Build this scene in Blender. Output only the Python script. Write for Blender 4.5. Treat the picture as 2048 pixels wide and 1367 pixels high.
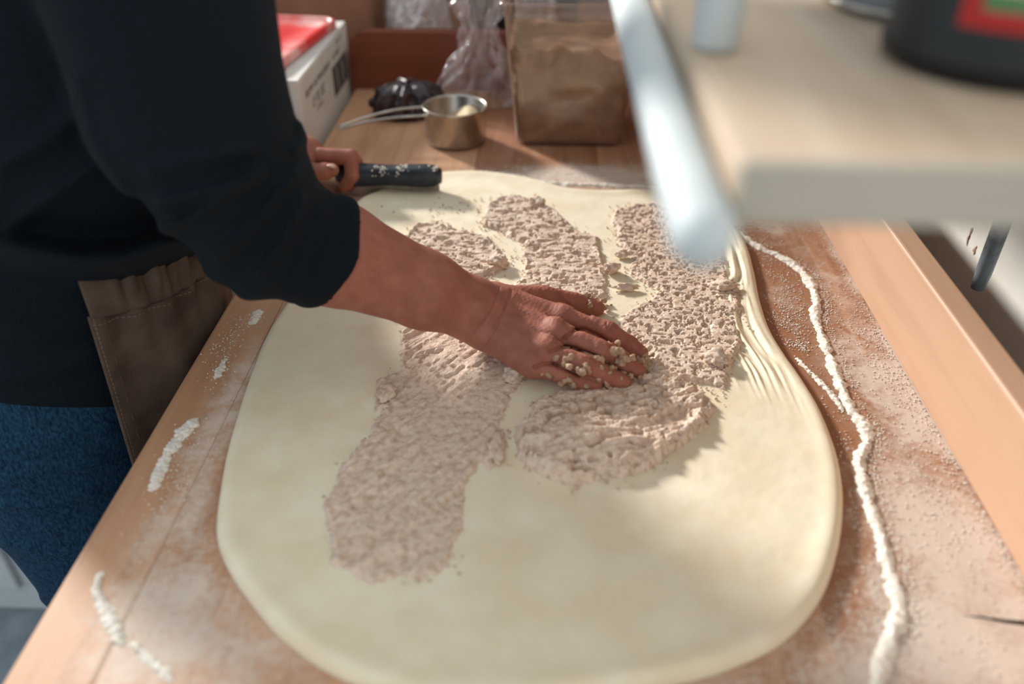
import bpy, math, random
import numpy as np
from mathutils import Vector, Matrix
random.seed(7); RNG = np.random.default_rng(7)
for o in list(bpy.data.objects): bpy.data.objects.remove(o)
scene = bpy.context.scene
COL = scene.collection

# ------------------------------------------------------------------ camera
T = 0.90                      # bench top height (m)
F_PX, CAM_H = 1650.0, 0.53    # focal length in px of the 2048 frame, camera height over bench
TH = math.atan(1165 / F_PX); PH = math.atan(80 * math.cos(TH) / F_PX)
c_, s_ = math.cos(TH), math.sin(TH)
FW = np.array([-math.sin(PH) * c_, math.cos(PH) * c_, -s_]); RT = np.array([math.cos(PH), math.sin(PH), 0.0]); UP = np.cross(RT, FW)
C0 = np.array([0, 0, T + CAM_H])
cam = bpy.data.cameras.new('camera'); cam.sensor_width = 36; cam.lens = 36 * F_PX / 2048
cam.clip_start = 0.02
cam.dof.use_dof = True; cam.dof.focus_distance = 0.92; cam.dof.aperture_fstop = 2.2
camo = bpy.data.objects.new('camera', cam); COL.objects.link(camo)
R = Matrix((RT, UP, -FW)).transposed().to_4x4(); R.translation = Vector(C0)
camo.matrix_world = R; scene.camera = camo

# ------------------------------------------------------------------ light
scene.view_settings.view_transform = 'Standard'; scene.view_settings.look = 'None'
scene.view_settings.gamma = 1.0; scene.view_settings.use_curve_mapping = False
scene.view_settings.exposure = 0.0
world = bpy.data.worlds.new('world'); scene.world = world; world.use_nodes = True
wbg = world.node_tree.nodes['Background']; wbg.inputs[0].default_value = (0.87, 0.945, 1.0, 1); wbg.inputs[1].default_value = 0.86
sun = bpy.data.lights.new('window_sun', 'SUN'); sun.energy = 5.3; sun.angle = math.radians(7); sun.color = (1.0, 0.965, 0.91)
suno = bpy.data.objects.new('window_sun', sun); COL.objects.link(suno)
SUN_FROM = Vector((-0.62, 0.62, 0.39)).normalized()
suno.rotation_euler = (-SUN_FROM).to_track_quat('-Z', 'Y').to_euler(); suno.location = (-2, 3, 3)

# ------------------------------------------------------------------ pixel helpers (a pixel gives a direction only)
def ray(x, y): return FW + RT * ((x - 1024) / F_PX) - UP * ((y - 683.5) / F_PX)
def P(x, y, z=0.0):
    r = ray(x, y); return C0 + r * ((z - CAM_H) / r[2])
def PX(x, y, X): r = ray(x, y); return C0 + r * (X / r[0])
def PY(x, y, Y): r = ray(x, y); return C0 + r * (Y / r[1])
def U(x, y, d): return C0 + ray(x, y) * d
def proj(p):
    q = p - C0.astype(np.float32); d = q @ FW.astype(np.float32)
    return 1024 + F_PX * (q @ RT.astype(np.float32)) / d, 683.5 - F_PX * (q @ UP.astype(np.float32)) / d, d
def PP(pts, z=0.0): return np.array([P(x, y, z) for x, y in pts])

def lin(r, g, b):
    f = lambda v: (v / 255 / 12.92) if v <= 10 else ((v / 255 + 0.055) / 1.055) ** 2.4
    return (f(r), f(g), f(b), 1)

# ------------------------------------------------------------------ noise
_TAB = [np.random.default_rng(s).random((256, 256)).astype(np.float32) for s in range(12)]
def vnoise(x, y, seed=0):
    t = _TAB[seed % 12]; xi = np.floor(x).astype(int); yi = np.floor(y).astype(int)
    fx = x - xi; fy = y - yi; fx = fx * fx * (3 - 2 * fx); fy = fy * fy * (3 - 2 * fy)
    a = t[xi & 255, yi & 255]; b = t[(xi + 1) & 255, yi & 255]; c = t[xi & 255, (yi + 1) & 255]; d = t[(xi + 1) & 255, (yi + 1) & 255]
    return (a * (1 - fx) + b * fx) * (1 - fy) + (c * (1 - fx) + d * fx) * fy
def fbm(x, y, seed=0, n=4):
    s = 0; a = 0.5; tot = 0
    for i in range(n):
        s = s + a * vnoise(x, y, seed + i); tot += a; a *= 0.5; x = x * 2.03 + 17; y = y * 2.03 + 5
    return s / tot
def sst(a, b, x):
    t = np.clip((x - a) / (b - a), 0, 1); return t * t * (3 - 2 * t)

# ------------------------------------------------------------------ mesh helpers
def link(o, parent=None):
    COL.objects.link(o)
    if parent is not None: o.parent = parent
    return o
def mesh_np(name, V, Fc, mat=None, parent=None, smooth=True):
    V = np.asarray(V, dtype=np.float32); me = bpy.data.meshes.new(name)
    if isinstance(Fc, np.ndarray):
        n, k = Fc.shape
        me.vertices.add(len(V)); me.vertices.foreach_set('co', V.ravel())
        me.loops.add(n * k); me.loops.foreach_set('vertex_index', Fc.astype(np.int32).ravel())
        me.polygons.add(n); me.polygons.foreach_set('loop_start', np.arange(0, n * k, k, dtype=np.int32))
        me.update(calc_edges=True); me.validate()
    else:
        me.from_pydata([tuple(map(float, v)) for v in V], [], [tuple(int(i) for i in f) for f in Fc]); me.update()
    if smooth: me.polygons.foreach_set('use_smooth', np.ones(len(me.polygons), dtype=bool))
    o = bpy.data.objects.new(name, me)
    if mat is not None: me.materials.append(mat)
    return link(o, parent)
def tag(o, label=None, cat=None, group=None, kind=None):
    if label: o['label'] = label
    if cat: o['category'] = cat
    if group: o['group'] = group
    if kind: o['kind'] = kind
    return o
def empty(name, loc, label=None, cat=None, group=None):
    o = bpy.data.objects.new(name, None); o.location = [float(v) for v in loc]; o.empty_display_size = 0.05; link(o); bpy.context.view_layer.update()
    return tag(o, label, cat, group)
def under(o, parent):                    # parent keeping world placement (parents are never rotated or scaled)
    o.parent = parent; o.location = Vector(o.location) - parent.location; return o
def bevel(o, w=0.002, seg=2, angle=40):
    m = o.modifiers.new('bevel', 'BEVEL'); m.width = w; m.segments = seg; m.limit_method = 'ANGLE'; m.angle_limit = math.radians(angle); return o
BOXF = [(0, 3, 2, 1), (4, 5, 6, 7), (0, 1, 5, 4), (1, 2, 6, 5), (2, 3, 7, 6), (3, 0, 4, 7)]
def box(name, lo, hi, mat, parent=None, bev=0.0, smooth=False):
    lo = np.array(lo, float); hi = np.array(hi, float); c = (lo + hi) / 2; c[2] = lo[2]
    a = lo - c; b = hi - c
    V = [(a[0], a[1], a[2]), (b[0], a[1], a[2]), (b[0], b[1], a[2]), (a[0], b[1], a[2]), (a[0], a[1], b[2]), (b[0], a[1], b[2]), (b[0], b[1], b[2]), (a[0], b[1], b[2])]
    o = mesh_np(name, V, BOXF, mat, None, smooth); o.location = c
    if bev: bevel(o, bev)
    if parent is not None: under(o, parent)
    return o
def loft(name, rings, mat, parent=None, closed=True, cap=True, smooth=True):
    rings = np.array(rings); m, n = rings.shape[:2]; V = rings.reshape(-1, 3); Fs = []
    for i in range(m - 1):
        for j in range(n if closed else n - 1):
            k = (j + 1) % n; Fs.append((i * n + j, i * n + k, (i + 1) * n + k, (i + 1) * n + j))
    if cap and closed: Fs.append(tuple(range(n - 1, -1, -1))); Fs.append(tuple((m - 1) * n + j for j in range(n)))
    return mesh_np(name, V, Fs, mat, parent, smooth)
def lathe(name, prof, center, mat, parent=None, n=48, cap=True):
    a = np.linspace(0, 2 * np.pi, n, endpoint=False); ca, sa = np.cos(a), np.sin(a)
    rings = [np.stack([center[0] + r * ca, center[1] + r * sa, np.full(n, center[2] + z)], 1) for r, z in prof]
    return loft(name, rings, mat, parent, True, cap)
def spline(pts, n, closed=False):
    pts = np.array(pts, float); m = len(pts)
    if closed: ext = np.concatenate([pts[-1:], pts, pts[:2]])
    else: ext = np.concatenate([2 * pts[:1] - pts[1:2], pts, 2 * pts[-1:] - pts[-2:-1]])
    segs = m if closed else m - 1; t = np.linspace(0, segs, n, endpoint=not closed); i = np.minimum(t.astype(int), segs - 1); u = (t - i)[:, None]
    p0, p1, p2, p3 = ext[i], ext[i + 1], ext[i + 2], ext[i + 3]
    return 0.5 * (2 * p1 + (p2 - p0) * u + (2 * p0 - 5 * p1 + 4 * p2 - p3) * u ** 2 + (3 * p1 - p0 - 3 * p2 + p3) * u ** 3)
def tube(name, pts, rad, mat, parent=None, n=10, cap=True):
    pts = np.array(pts, float); m = len(pts); rad = np.broadcast_to(np.array(rad, float), (m,))
    tg = np.gradient(pts, axis=0); tg /= np.linalg.norm(tg, axis=1)[:, None] + 1e-12
    ref = np.array([0, 0, 1.0]) if abs(tg[0][2]) < 0.9 else np.array([1.0, 0, 0]); rings = []
    nn = ref - tg[0] * (ref @ tg[0]); nn /= np.linalg.norm(nn)
    a = np.linspace(0, 2 * np.pi, n, endpoint=False)
    for i in range(m):
        nn = nn - tg[i] * (nn @ tg[i]); nn /= np.linalg.norm(nn); b = np.cross(tg[i], nn)
        rings.append(pts[i] + rad[i] * (np.cos(a)[:, None] * nn + np.sin(a)[:, None] * b))
    return loft(name, rings, mat, parent, True, cap)

# ------------------------------------------------------------------ materials
def mat(name, col, rough=0.6, metal=0.0, col2=None, nscale=8.0, lo=0.35, hi=0.65, bump=None, stretch=None, spec=None, trans=0.0, sss=0.0, alpha=1.0, detail=4):
    m = bpy.data.materials.new(name); m.use_nodes = True; nt = m.node_tree; b = nt.nodes['Principled BSDF']
    b.inputs['Base Color'].default_value = col; b.inputs['Roughness'].default_value = rough; b.inputs['Metallic'].default_value = metal
    if spec is not None: b.inputs['Specular IOR Level'].default_value = spec
    if trans: b.inputs['Transmission Weight'].default_value = trans
    if sss:
        b.inputs['Subsurface Weight'].default_value = sss; b.inputs['Subsurface Radius'].default_value = (0.008, 0.004, 0.002); b.inputs['Subsurface Scale'].default_value = 1.0
    b.inputs['Alpha'].default_value = alpha
    geo = nt.nodes.new('ShaderNodeNewGeometry'); vec = geo.outputs['Position']
    if stretch:
        mp = nt.nodes.new('ShaderNodeMapping'); mp.inputs['Scale'].default_value = stretch; nt.links.new(vec, mp.inputs[0]); vec = mp.outputs[0]
    if col2 is not None:
        n = nt.nodes.new('ShaderNodeTexNoise'); n.inputs['Scale'].default_value = nscale; n.inputs['Detail'].default_value = detail; nt.links.new(vec, n.inputs['Vector'])
        r = nt.nodes.new('ShaderNodeValToRGB'); r.color_ramp.elements[0].position = lo; r.color_ramp.elements[1].position = hi
        r.color_ramp.elements[0].color = col; r.color_ramp.elements[1].color = col2
        nt.links.new(n.outputs['Fac'], r.inputs[0]); nt.links.new(r.outputs[0], b.inputs['Base Color'])
    if bump:
        n2 = nt.nodes.new('ShaderNodeTexNoise'); n2.inputs['Scale'].default_value = bump[0]; n2.inputs['Detail'].default_value = 5; nt.links.new(vec, n2.inputs['Vector'])
        bp = nt.nodes.new('ShaderNodeBump'); bp.inputs['Strength'].default_value = bump[1]; bp.inputs['Distance'].default_value = bump[2]
        nt.links.new(n2.outputs['Fac'], bp.inputs['Height']); nt.links.new(bp.outputs[0], b.inputs['Normal'])
    return m
def math_node(nt, op, a, b=None, clamp=False):
    n = nt.nodes.new('ShaderNodeMath'); n.operation = op; n.use_clamp = clamp
    for i, v in enumerate((a, b)):
        if v is None: continue
        if isinstance(v, (int, float)): n.inputs[i].default_value = v
        else: nt.links.new(v, n.inputs[i])
    return n.outputs[0]
def wood(name, ca, cb, spots=(), rough=0.5, axis='Y', rnd=0.5):
    """planed maple: long streaky grain, a tint of its own per board, and flour dust lying in patches"""
    m = bpy.data.materials.new(name); m.use_nodes = True; nt = m.node_tree; b = nt.nodes['Principled BSDF']; L = nt.links.new
    geo = nt.nodes.new('ShaderNodeNewGeometry'); oi = nt.nodes.new('ShaderNodeObjectInfo')
    sc = {'Y': (55, 3.2, 40), 'X': (3.2, 55, 55)}[axis]
    mp = nt.nodes.new('ShaderNodeMapping'); mp.inputs['Scale'].default_value = sc; L(geo.outputs['Position'], mp.inputs[0])
    off = nt.nodes.new('ShaderNodeCombineXYZ'); L(math_node(nt, 'MULTIPLY', oi.outputs['Random'], 37.0), off.inputs[1]); L(off.outputs[0], mp.inputs['Location'])
    n1 = nt.nodes.new('ShaderNodeTexNoise'); n1.inputs['Scale'].default_value = 1.0; n1.inputs['Detail'].default_value = 6; n1.inputs['Roughness'].default_value = 0.6; n1.inputs['Distortion'].default_value = 0.6; L(mp.outputs[0], n1.inputs['Vector'])
    n3 = nt.nodes.new('ShaderNodeTexNoise'); n3.inputs['Scale'].default_value = 5; n3.inputs['Detail'].default_value = 3; L(geo.outputs['Position'], n3.inputs['Vector'])
    g = math_node(nt, 'ADD', math_node(nt, 'MULTIPLY', n1.outputs['Fac'], 0.7), math_node(nt, 'MULTIPLY', math_node(nt, 'SUBTRACT', oi.outputs['Random'], 0.5), rnd))
    g = math_node(nt, 'ADD', g, math_node(nt, 'MULTIPLY', n3.outputs['Fac'], 0.3))
    ra = nt.nodes.new('ShaderNodeValToRGB'); ra.color_ramp.elements[0].position = 0.28; ra.color_ramp.elements[1].position = 0.72
    ra.color_ramp.elements[0].color = ca; ra.color_ramp.elements[1].color = cb; L(g, ra.inputs[0])
    colr = ra.outputs[0]; b.inputs['Roughness'].default_value = rough
    if spots:
        tot = None
        for (cx, cy, rx, ry, amp) in spots:
            s1 = nt.nodes.new('ShaderNodeVectorMath'); s1.operation = 'SUBTRACT'; s1.inputs[1].default_value = (cx, cy, 0); L(geo.outputs['Position'], s1.inputs[0])
            s2 = nt.nodes.new('ShaderNodeVectorMath'); s2.operation = 'MULTIPLY'; s2.inputs[1].default_value = (1 / rx, 1 / ry, 0); L(s1.outputs[0], s2.inputs[0])
            s3 = nt.nodes.new('ShaderNodeVectorMath'); s3.operation = 'DOT_PRODUCT'; L(s2.outputs[0], s3.inputs[0]); L(s2.outputs[0], s3.inputs[1])
            e = math_node(nt, 'MULTIPLY', math_node(nt, 'EXPONENT', math_node(nt, 'MULTIPLY', s3.outputs['Value'], -1.0)), amp)
            tot = e if tot is None else math_node(nt, 'ADD', tot, e)
        nf = nt.nodes.new('ShaderNodeTexNoise'); nf.inputs['Scale'].default_value = 160; nf.inputs['Detail'].default_value = 5; nf.inputs['Roughness'].default_value = 0.65; L(geo.outputs['Position'], nf.inputs['Vector'])
        nl = nt.nodes.new('ShaderNodeTexNoise'); nl.inputs['Scale'].default_value = 22; nl.inputs['Detail'].default_value = 5; nl.inputs['Distortion'].default_value = 0.8; L(geo.outputs['Position'], nl.inputs['Vector'])
        v = math_node(nt, 'ADD', math_node(nt, 'MULTIPLY', math_node(nt, 'SUBTRACT', nf.outputs['Fac'], 0.5), 1.1), math_node(nt, 'MULTIPLY', math_node(nt, 'SUBTRACT', nl.outputs['Fac'], 0.5), 1.5))
        v = math_node(nt, 'ADD', math_node(nt, 'MULTIPLY', v, math_node(nt, 'MINIMUM', math_node(nt, 'MULTIPLY', tot, 2.0), 1.0)), tot)
        mr = nt.nodes.new('ShaderNodeMapRange'); mr.interpolation_type = 'SMOOTHSTEP'; mr.inputs[1].default_value = 0.12; mr.inputs[2].default_value = 1.0; mr.inputs[3].default_value = 0.0; mr.inputs[4].default_value = 0.72; L(v, mr.inputs[0])
        mx = nt.nodes.new('ShaderNodeMixRGB'); mx.inputs[2].default_value = lin(226, 214, 202); L(mr.outputs[0], mx.inputs[0]); L(colr, mx.inputs[1]); colr = mx.outputs[0]
        rr = nt.nodes.new('ShaderNodeMapRange'); rr.inputs[3].default_value = rough; rr.inputs[4].default_value = 0.9; L(mr.outputs[0], rr.inputs[0]); L(rr.outputs[0], b.inputs['Roughness'])
    L(colr, b.inputs['Base Color'])
    bp = nt.nodes.new('ShaderNodeBump'); bp.inputs['Strength'].default_value = 0.25; bp.inputs['Distance'].default_value = 0.0008; L(n1.outputs['Fac'], bp.inputs['Height']); L(bp.outputs[0], b.inputs['Normal'])
    return m
def film(name, tint, clear=0.72, rough=0.12, scale=45):
    """clear crinkled plastic: mostly see-through, shiny, a little milky"""
    m = bpy.data.materials.new(name); m.use_nodes = True; nt = m.node_tree; L = nt.links.new; nt.nodes.clear()
    out = nt.nodes.new('ShaderNodeOutputMaterial'); tr = nt.nodes.new('ShaderNodeBsdfTransparent'); gl = nt.nodes.new('ShaderNodeBsdfGlossy'); df = nt.nodes.new('ShaderNodeBsdfDiffuse')
    gl.inputs['Roughness'].default_value = rough; df.inputs['Color'].default_value = tint
    n = nt.nodes.new('ShaderNodeTexNoise'); n.inputs['Scale'].default_value = scale; n.inputs['Detail'].default_value = 4; g = nt.nodes.new('ShaderNodeNewGeometry'); L(g.outputs['Position'], n.inputs['Vector'])
    bp = nt.nodes.new('ShaderNodeBump'); bp.inputs['Strength'].default_value = 0.8; bp.inputs['Distance'].default_value = 0.01; L(n.outputs['Fac'], bp.inputs['Height']); L(bp.outputs[0], gl.inputs['Normal'])
    m1 = nt.nodes.new('ShaderNodeMixShader'); m1.inputs[0].default_value = 0.5; L(gl.outputs[0], m1.inputs[1]); L(df.outputs[0], m1.inputs[2])
    m2 = nt.nodes.new('ShaderNodeMixShader'); lw = nt.nodes.new('ShaderNodeLayerWeight'); lw.inputs['Blend'].default_value = 0.5; L(math_node(nt, 'MULTIPLY', math_node(nt, 'SUBTRACT', 1.0, math_node(nt, 'MULTIPLY', math_node(nt, 'POWER', lw.outputs['Facing'], 2.5), 0.75)), min(1.0, clear * 1.08)), m2.inputs[0]); L(m1.outputs[0], m2.inputs[1]); L(tr.outputs[0], m2.inputs[2]); L(m2.outputs[0], out.inputs[0])
    return m

def spot(x, y, rx, ry, a):
    p = P(x, y); return (float(p[0]), float(p[1]), rx, ry, a)
FLOUR_SPOTS = [  # patches of flour dust lying on the bench (metres)
    spot(1840, 950, .10, .28, .26), spot(1760, 1300, .16, .12, .26), spot(350, 1050, .03, .16, .42), spot(430, 850, .022, .10, .48), spot(500, 730, .02, .06, .42), spot(300, 1250, .06, .07, .34), spot(560, 1330, .12, .05, .42), spot(420, 1180, .05, .08, .36),
    spot(1080, 350, .14, .035, .7), spot(1250, 350, .12, .05, .75), spot(1360, 400, .10, .05, .55), spot(1500, 440, .07, .09, .55), spot(1560, 600, .03, .06, .35),
    spot(1660, 560, .03, .10, .4), spot(1760, 720, .05, .07, .6), spot(1830, 830, .04, .06, .6), spot(1860, 1010, .06, .06, .65), spot(1960, 1130, .05, .05, .5), spot(1900, 1300, .06, .07, .65),
    spot(1720, 560, .012, .3, .25), spot(1700, 1350, .05, .03, .4), spot(1380, 1360, .08, .03, .35), spot(740, 400, .05, .03, .6), spot(1810, 730, .008, .07, .75), spot(1880, 850, .008, .06, .7), spot(1680, 520, .006, .10, .5)]
M = {}
M['bench'] = wood('maple_bench', lin(152, 104, 74), lin(198, 152, 118), FLOUR_SPOTS, 0.5)
M['board'] = wood('maple_upstand', lin(174, 134, 106), lin(196, 158, 130), (), 0.5)
M['endboard'] = wood('red_brown_wood', lin(92, 44, 28), lin(124, 64, 40), (), 0.42, 'X')
M['joint'] = mat('dark_frame_wood', lin(84, 48, 30), 0.8, col2=lin(110, 66, 42), nscale=30)  # dark brown wood of the rails and legs
M['dough'] = mat('raw_dough', lin(240, 229, 204), 0.62, col2=lin(233, 218, 188), nscale=24, bump=(130, 0.35, 0.0012), sss=0.15, spec=0.3)
M['filling'] = mat('cinnamon_butter', lin(224, 202, 183), 0.72, col2=lin(180, 146, 120), nscale=150, lo=0.45, hi=0.80, bump=(420, 0.55, 0.0012), spec=0.25)  # darker specks: cinnamon grain colour, added to stand in for shade in the pits
M['residue'] = mat('tan_butter', lin(194, 165, 140), 0.8, col2=lin(160, 126, 100), nscale=220, lo=0.35, hi=0.65, bump=(600, 0.5, 0.001), spec=0.3)
M['flour'] = mat('white_flour', lin(240, 234, 224), 0.95, col2=lin(228, 218, 204), nscale=90, bump=(500, 0.5, 0.001), spec=0.1)
M['skin'] = mat('floury_skin', lin(150, 93, 78), 0.6, col2=lin(164, 105, 89), nscale=60, bump=(520, 0.4, 0.0010), sss=0.08, spec=0.25)
M['nail'] = mat('nail', lin(226, 186, 172), 0.35, col2=lin(214, 170, 156), nscale=60)
M['shirt'] = mat('navy_jersey', lin(5, 14, 21), 0.9, col2=lin(9, 22, 32), nscale=420, bump=(900, 0.25, 0.0006), spec=0.2)
M['jeans'] = mat('blue_denim', lin(9, 32, 52), 0.85, col2=lin(40, 80, 108), nscale=170, lo=0.32, hi=0.85, bump=(900, 0.3, 0.0006), spec=0.15, stretch=(2.4, 2.4, 0.9))
M['apron'] = mat('taupe_twill', lin(74, 61, 53), 0.9, col2=lin(98, 83, 72), nscale=22, bump=(1300, 0.4, 0.0008), spec=0.15)
M['thread'] = mat('pale_thread', lin(118, 100, 86), 0.9, col2=lin(128, 106, 90), nscale=200)
M['steel'] = mat('brushed_steel', lin(196, 192, 184), 0.28, 1.0, col2=lin(170, 164, 156), nscale=40, bump=(200, 0.05, 0.0005))
M['darksteel'] = mat('worn_steel_tube', lin(132, 144, 152), 0.4, 0.35, col2=lin(62, 58, 54), nscale=30, lo=0.5, hi=0.72, bump=(200, 0.2, 0.001))
M['blackgrip'] = mat('black_grip', lin(20, 25, 32), 0.42, col2=lin(40, 48, 58), nscale=40, bump=(160, 0.2, 0.001))
M['plastic_clear'] = film('clear_tub_plastic', lin(190, 160, 140), 0.82, 0.1, 4)
M['paste'] = mat('brown_sugar_paste', lin(152, 114, 86), 0.85, col2=lin(124, 88, 64), nscale=35, bump=(120, 0.6, 0.003), spec=0.2)
M['film'] = film('clear_bag_film', lin(215, 200, 200), 0.72, 0.12, 70)
M['milky'] = film('milky_bag_film', lin(226, 222, 220), 0.25, 0.3, 50)
M['plum'] = mat('dark_plum_plastic', lin(38, 26, 32), 0.35, col2=lin(86, 66, 70), nscale=55, lo=0.45, hi=0.75, bump=(60, 0.7, 0.006))
M['carton'] = mat('white_card', lin(214, 209, 202), 0.75, col2=lin(206, 200, 192), nscale=20)
M['print'] = mat('grey_print', lin(70, 66, 64), 0.85, col2=lin(88, 82, 78), nscale=120)
M['red'] = mat('red_plastic', lin(214, 38, 34), 0.35, col2=lin(238, 176, 170), nscale=9, lo=0.45, hi=0.62)
M['brown'] = mat('brown_card', lin(140, 98, 76), 0.85, col2=lin(128, 88, 68), nscale=14)
M['black'] = mat('matte_black', lin(14, 22, 26), 0.5, col2=lin(22, 32, 36), nscale=30)
M['jar'] = mat('black_jar', lin(7, 12, 14), 0.5, col2=lin(12, 19, 21), nscale=20)
M['labelred'] = mat('label_red', lin(176, 26, 20), 0.5, col2=lin(160, 22, 18), nscale=30)
M['labelwhite'] = mat('label_cream', lin(196, 184, 164), 0.6, col2=lin(186, 172, 152), nscale=30)
M['labelgreen'] = mat('label_green', lin(70, 124, 74), 0.6, col2=lin(60, 110, 66), nscale=30)
M['whitepaint'] = mat('white_enamel', lin(198, 206, 206), 0.6, col2=lin(188, 196, 198), nscale=20)
M['shelf'] = wood('pale_shelf_wood', lin(176, 150, 126), lin(196, 176, 154), (), 0.55)
M['shelfedge'] = mat('pale_shelf_edging', lin(178, 170, 156), 0.6, col2=lin(168, 160, 146), nscale=12)
M['wall'] = mat('white_wall_paint', lin(228, 226, 218), 0.7, col2=lin(216, 212, 202), nscale=9, bump=(60, 0.15, 0.002))
M['wallback'] = mat('brown_wall_paint', lin(120, 92, 78), 0.8, col2=lin(108, 82, 70), nscale=6)
M['floor'] = mat('grey_floor', lin(142, 152, 160), 0.6, col2=lin(112, 124, 134), nscale=14, bump=(60, 0.2, 0.002))
M['shoe'] = mat('black_leather', lin(22, 22, 24), 0.5, col2=lin(32, 32, 34), nscale=30)
M['hair'] = mat('brown_hair', lin(58, 40, 30), 0.6, col2=lin(84, 58, 42), nscale=120, stretch=(1, 1, 0.2))
M['stain'] = mat('rust_stain', lin(168, 136, 112), 0.8, col2=lin(122, 84, 62), nscale=60)

# ================================================================== setting
def structure(o): o['kind'] = 'structure'; return o
structure(box('floor', (-2.6, -1.6, -0.05), (0.60, 2.75, 0.0), M['floor']))
WX = 0.53
WR = structure(box('wall_right', (WX, -1.6, 0.0), (WX + 0.10, 2.75, 2.7), M['wall'])); WR_INV = Matrix.Translation(-WR.location)
structure(box('wall_back', (-.92, 2.70, 0.0), (WX, 2.80, 2.7), M['wallback']))

for (x, y, r) in ((1937, 478, (.0015, .0025, .007)), (1942, 465, (.0015, .002, .008)), (1950, 500, (.0015, .003, .005)), (2015, 455, (.0015, .003, .005))):
    q = PX(x, y, WX); a_ = np.linspace(0, 2 * np.pi, 14, endpoint=False); w_ = 1 + .35 * np.sin(a_ * 3 + x) + .2 * np.sin(a_ * 5 + y)
    structure(mesh_np('rust_stain', [(WX - .0006, q[1] + r[1] * w_[i] * math.cos(a_[i]), q[2] + r[2] * w_[i] * math.sin(a_[i])) for i in range(14)] + [(WX, q[1] + 1.1 * r[1] * w_[i] * math.cos(a_[i]), q[2] + 1.1 * r[2] * w_[i] * math.sin(a_[i])) for i in range(14)], [tuple(range(13, -1, -1))] + [(i, (i + 1) % 14, (i + 1) % 14 + 14, i + 14) for i in range(14)], M['stain'])); so = bpy.data.objects[-1] if False else COL.objects[-1]; so.parent = WR; so.matrix_parent_inverse = WR_INV
# ================================================================== bench
XL, XR, Y0, Y1 = -0.372, 0.388, 0.10, 1.60
bench = empty('baker_bench', (0, 0.85, 0), 'long maple baker bench with raised boards along the wall side and far end', 'bench')
NP = 12; pw = (XR + 0.03 - XL) / NP
for i in range(NP):
    a = XL + i * pw; g = 0.00005
    box('plank', (a + g, Y0, T - 0.045), (a + pw - g, Y1 + 0.028, T), M['bench'], bench, 0.004 if i == 0 else 0.0002)
def board_profile(name, pts2, axis, lo, hi, m, parent, bev):
    pts2 = np.array(pts2); n = len(pts2); V = []
    for e in (lo, hi):
        for a, z in pts2: V.append((a, e, z) if axis == 'Y' else (e, a, z))
    Fs = [tuple(range(n)), tuple(range(2 * n - 1, n - 1, -1))] + [(j, j + n, (j + 1) % n + n, (j + 1) % n) for j in range(n)]
    o = mesh_np(name, V, Fs, m, None, False); bevel(o, bev, 3, 30)
    import bmesh
    bm = bmesh.new(); bm.from_mesh(o.data); bmesh.ops.recalc_face_normals(bm, faces=bm.faces); bm.to_mesh(o.data); bm.free()
    return under(o, parent)
board_profile('side_upstand', [(XR, T), (XR + .030, T), (XR + .030, T + .100), (XR + .002, T + .100)], 'Y', Y0, Y1 + .028, M['board'], bench, .0035)
# far-end upstand with a rounded outer top corner
prof = [(XL, T)] + [(XL + .035 - .035 * math.cos(a), T + .068 + .035 * math.sin(a)) for a in np.linspace(0, math.pi / 2, 9)] + [(XR, T + .103), (XR, T)]
V = [(x, y, z) for y in (Y1, Y1 + .028) for x, z in prof]; n = len(prof)
o = mesh_np('end_upstand', V, [tuple(range(n)), tuple(range(2 * n - 1, n - 1, -1))] + [(j + n, j, (j + 1) % n, (j + 1) % n + n) for j in range(n)], M['endboard'], None, False)
bevel(o, .006, 3, 50); under(o, bench)
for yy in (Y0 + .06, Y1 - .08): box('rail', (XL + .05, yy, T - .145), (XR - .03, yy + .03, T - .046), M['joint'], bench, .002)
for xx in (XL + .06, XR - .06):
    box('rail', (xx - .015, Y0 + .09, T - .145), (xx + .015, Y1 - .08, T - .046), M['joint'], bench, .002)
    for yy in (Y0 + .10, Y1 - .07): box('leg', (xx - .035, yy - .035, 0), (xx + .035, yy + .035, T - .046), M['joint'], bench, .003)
# a dark crack running across one of the planks near the wall side
a, b = P(1915, 1229), P(2060, 1247)
tube('crack', [a + (0, 0, .0001), (a * 2 + b) / 3 + (0, .0006, .0001), (a + 2 * b) / 3 + (0, -.0004, .0001), b + (0, 0, .0001)], [.0004, .0012, .0018, .0022], M['black'], None, 6).parent = None
o = bpy.data.objects['crack']; o.location = (0, 0, -.0006); under(o, bench)

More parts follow.
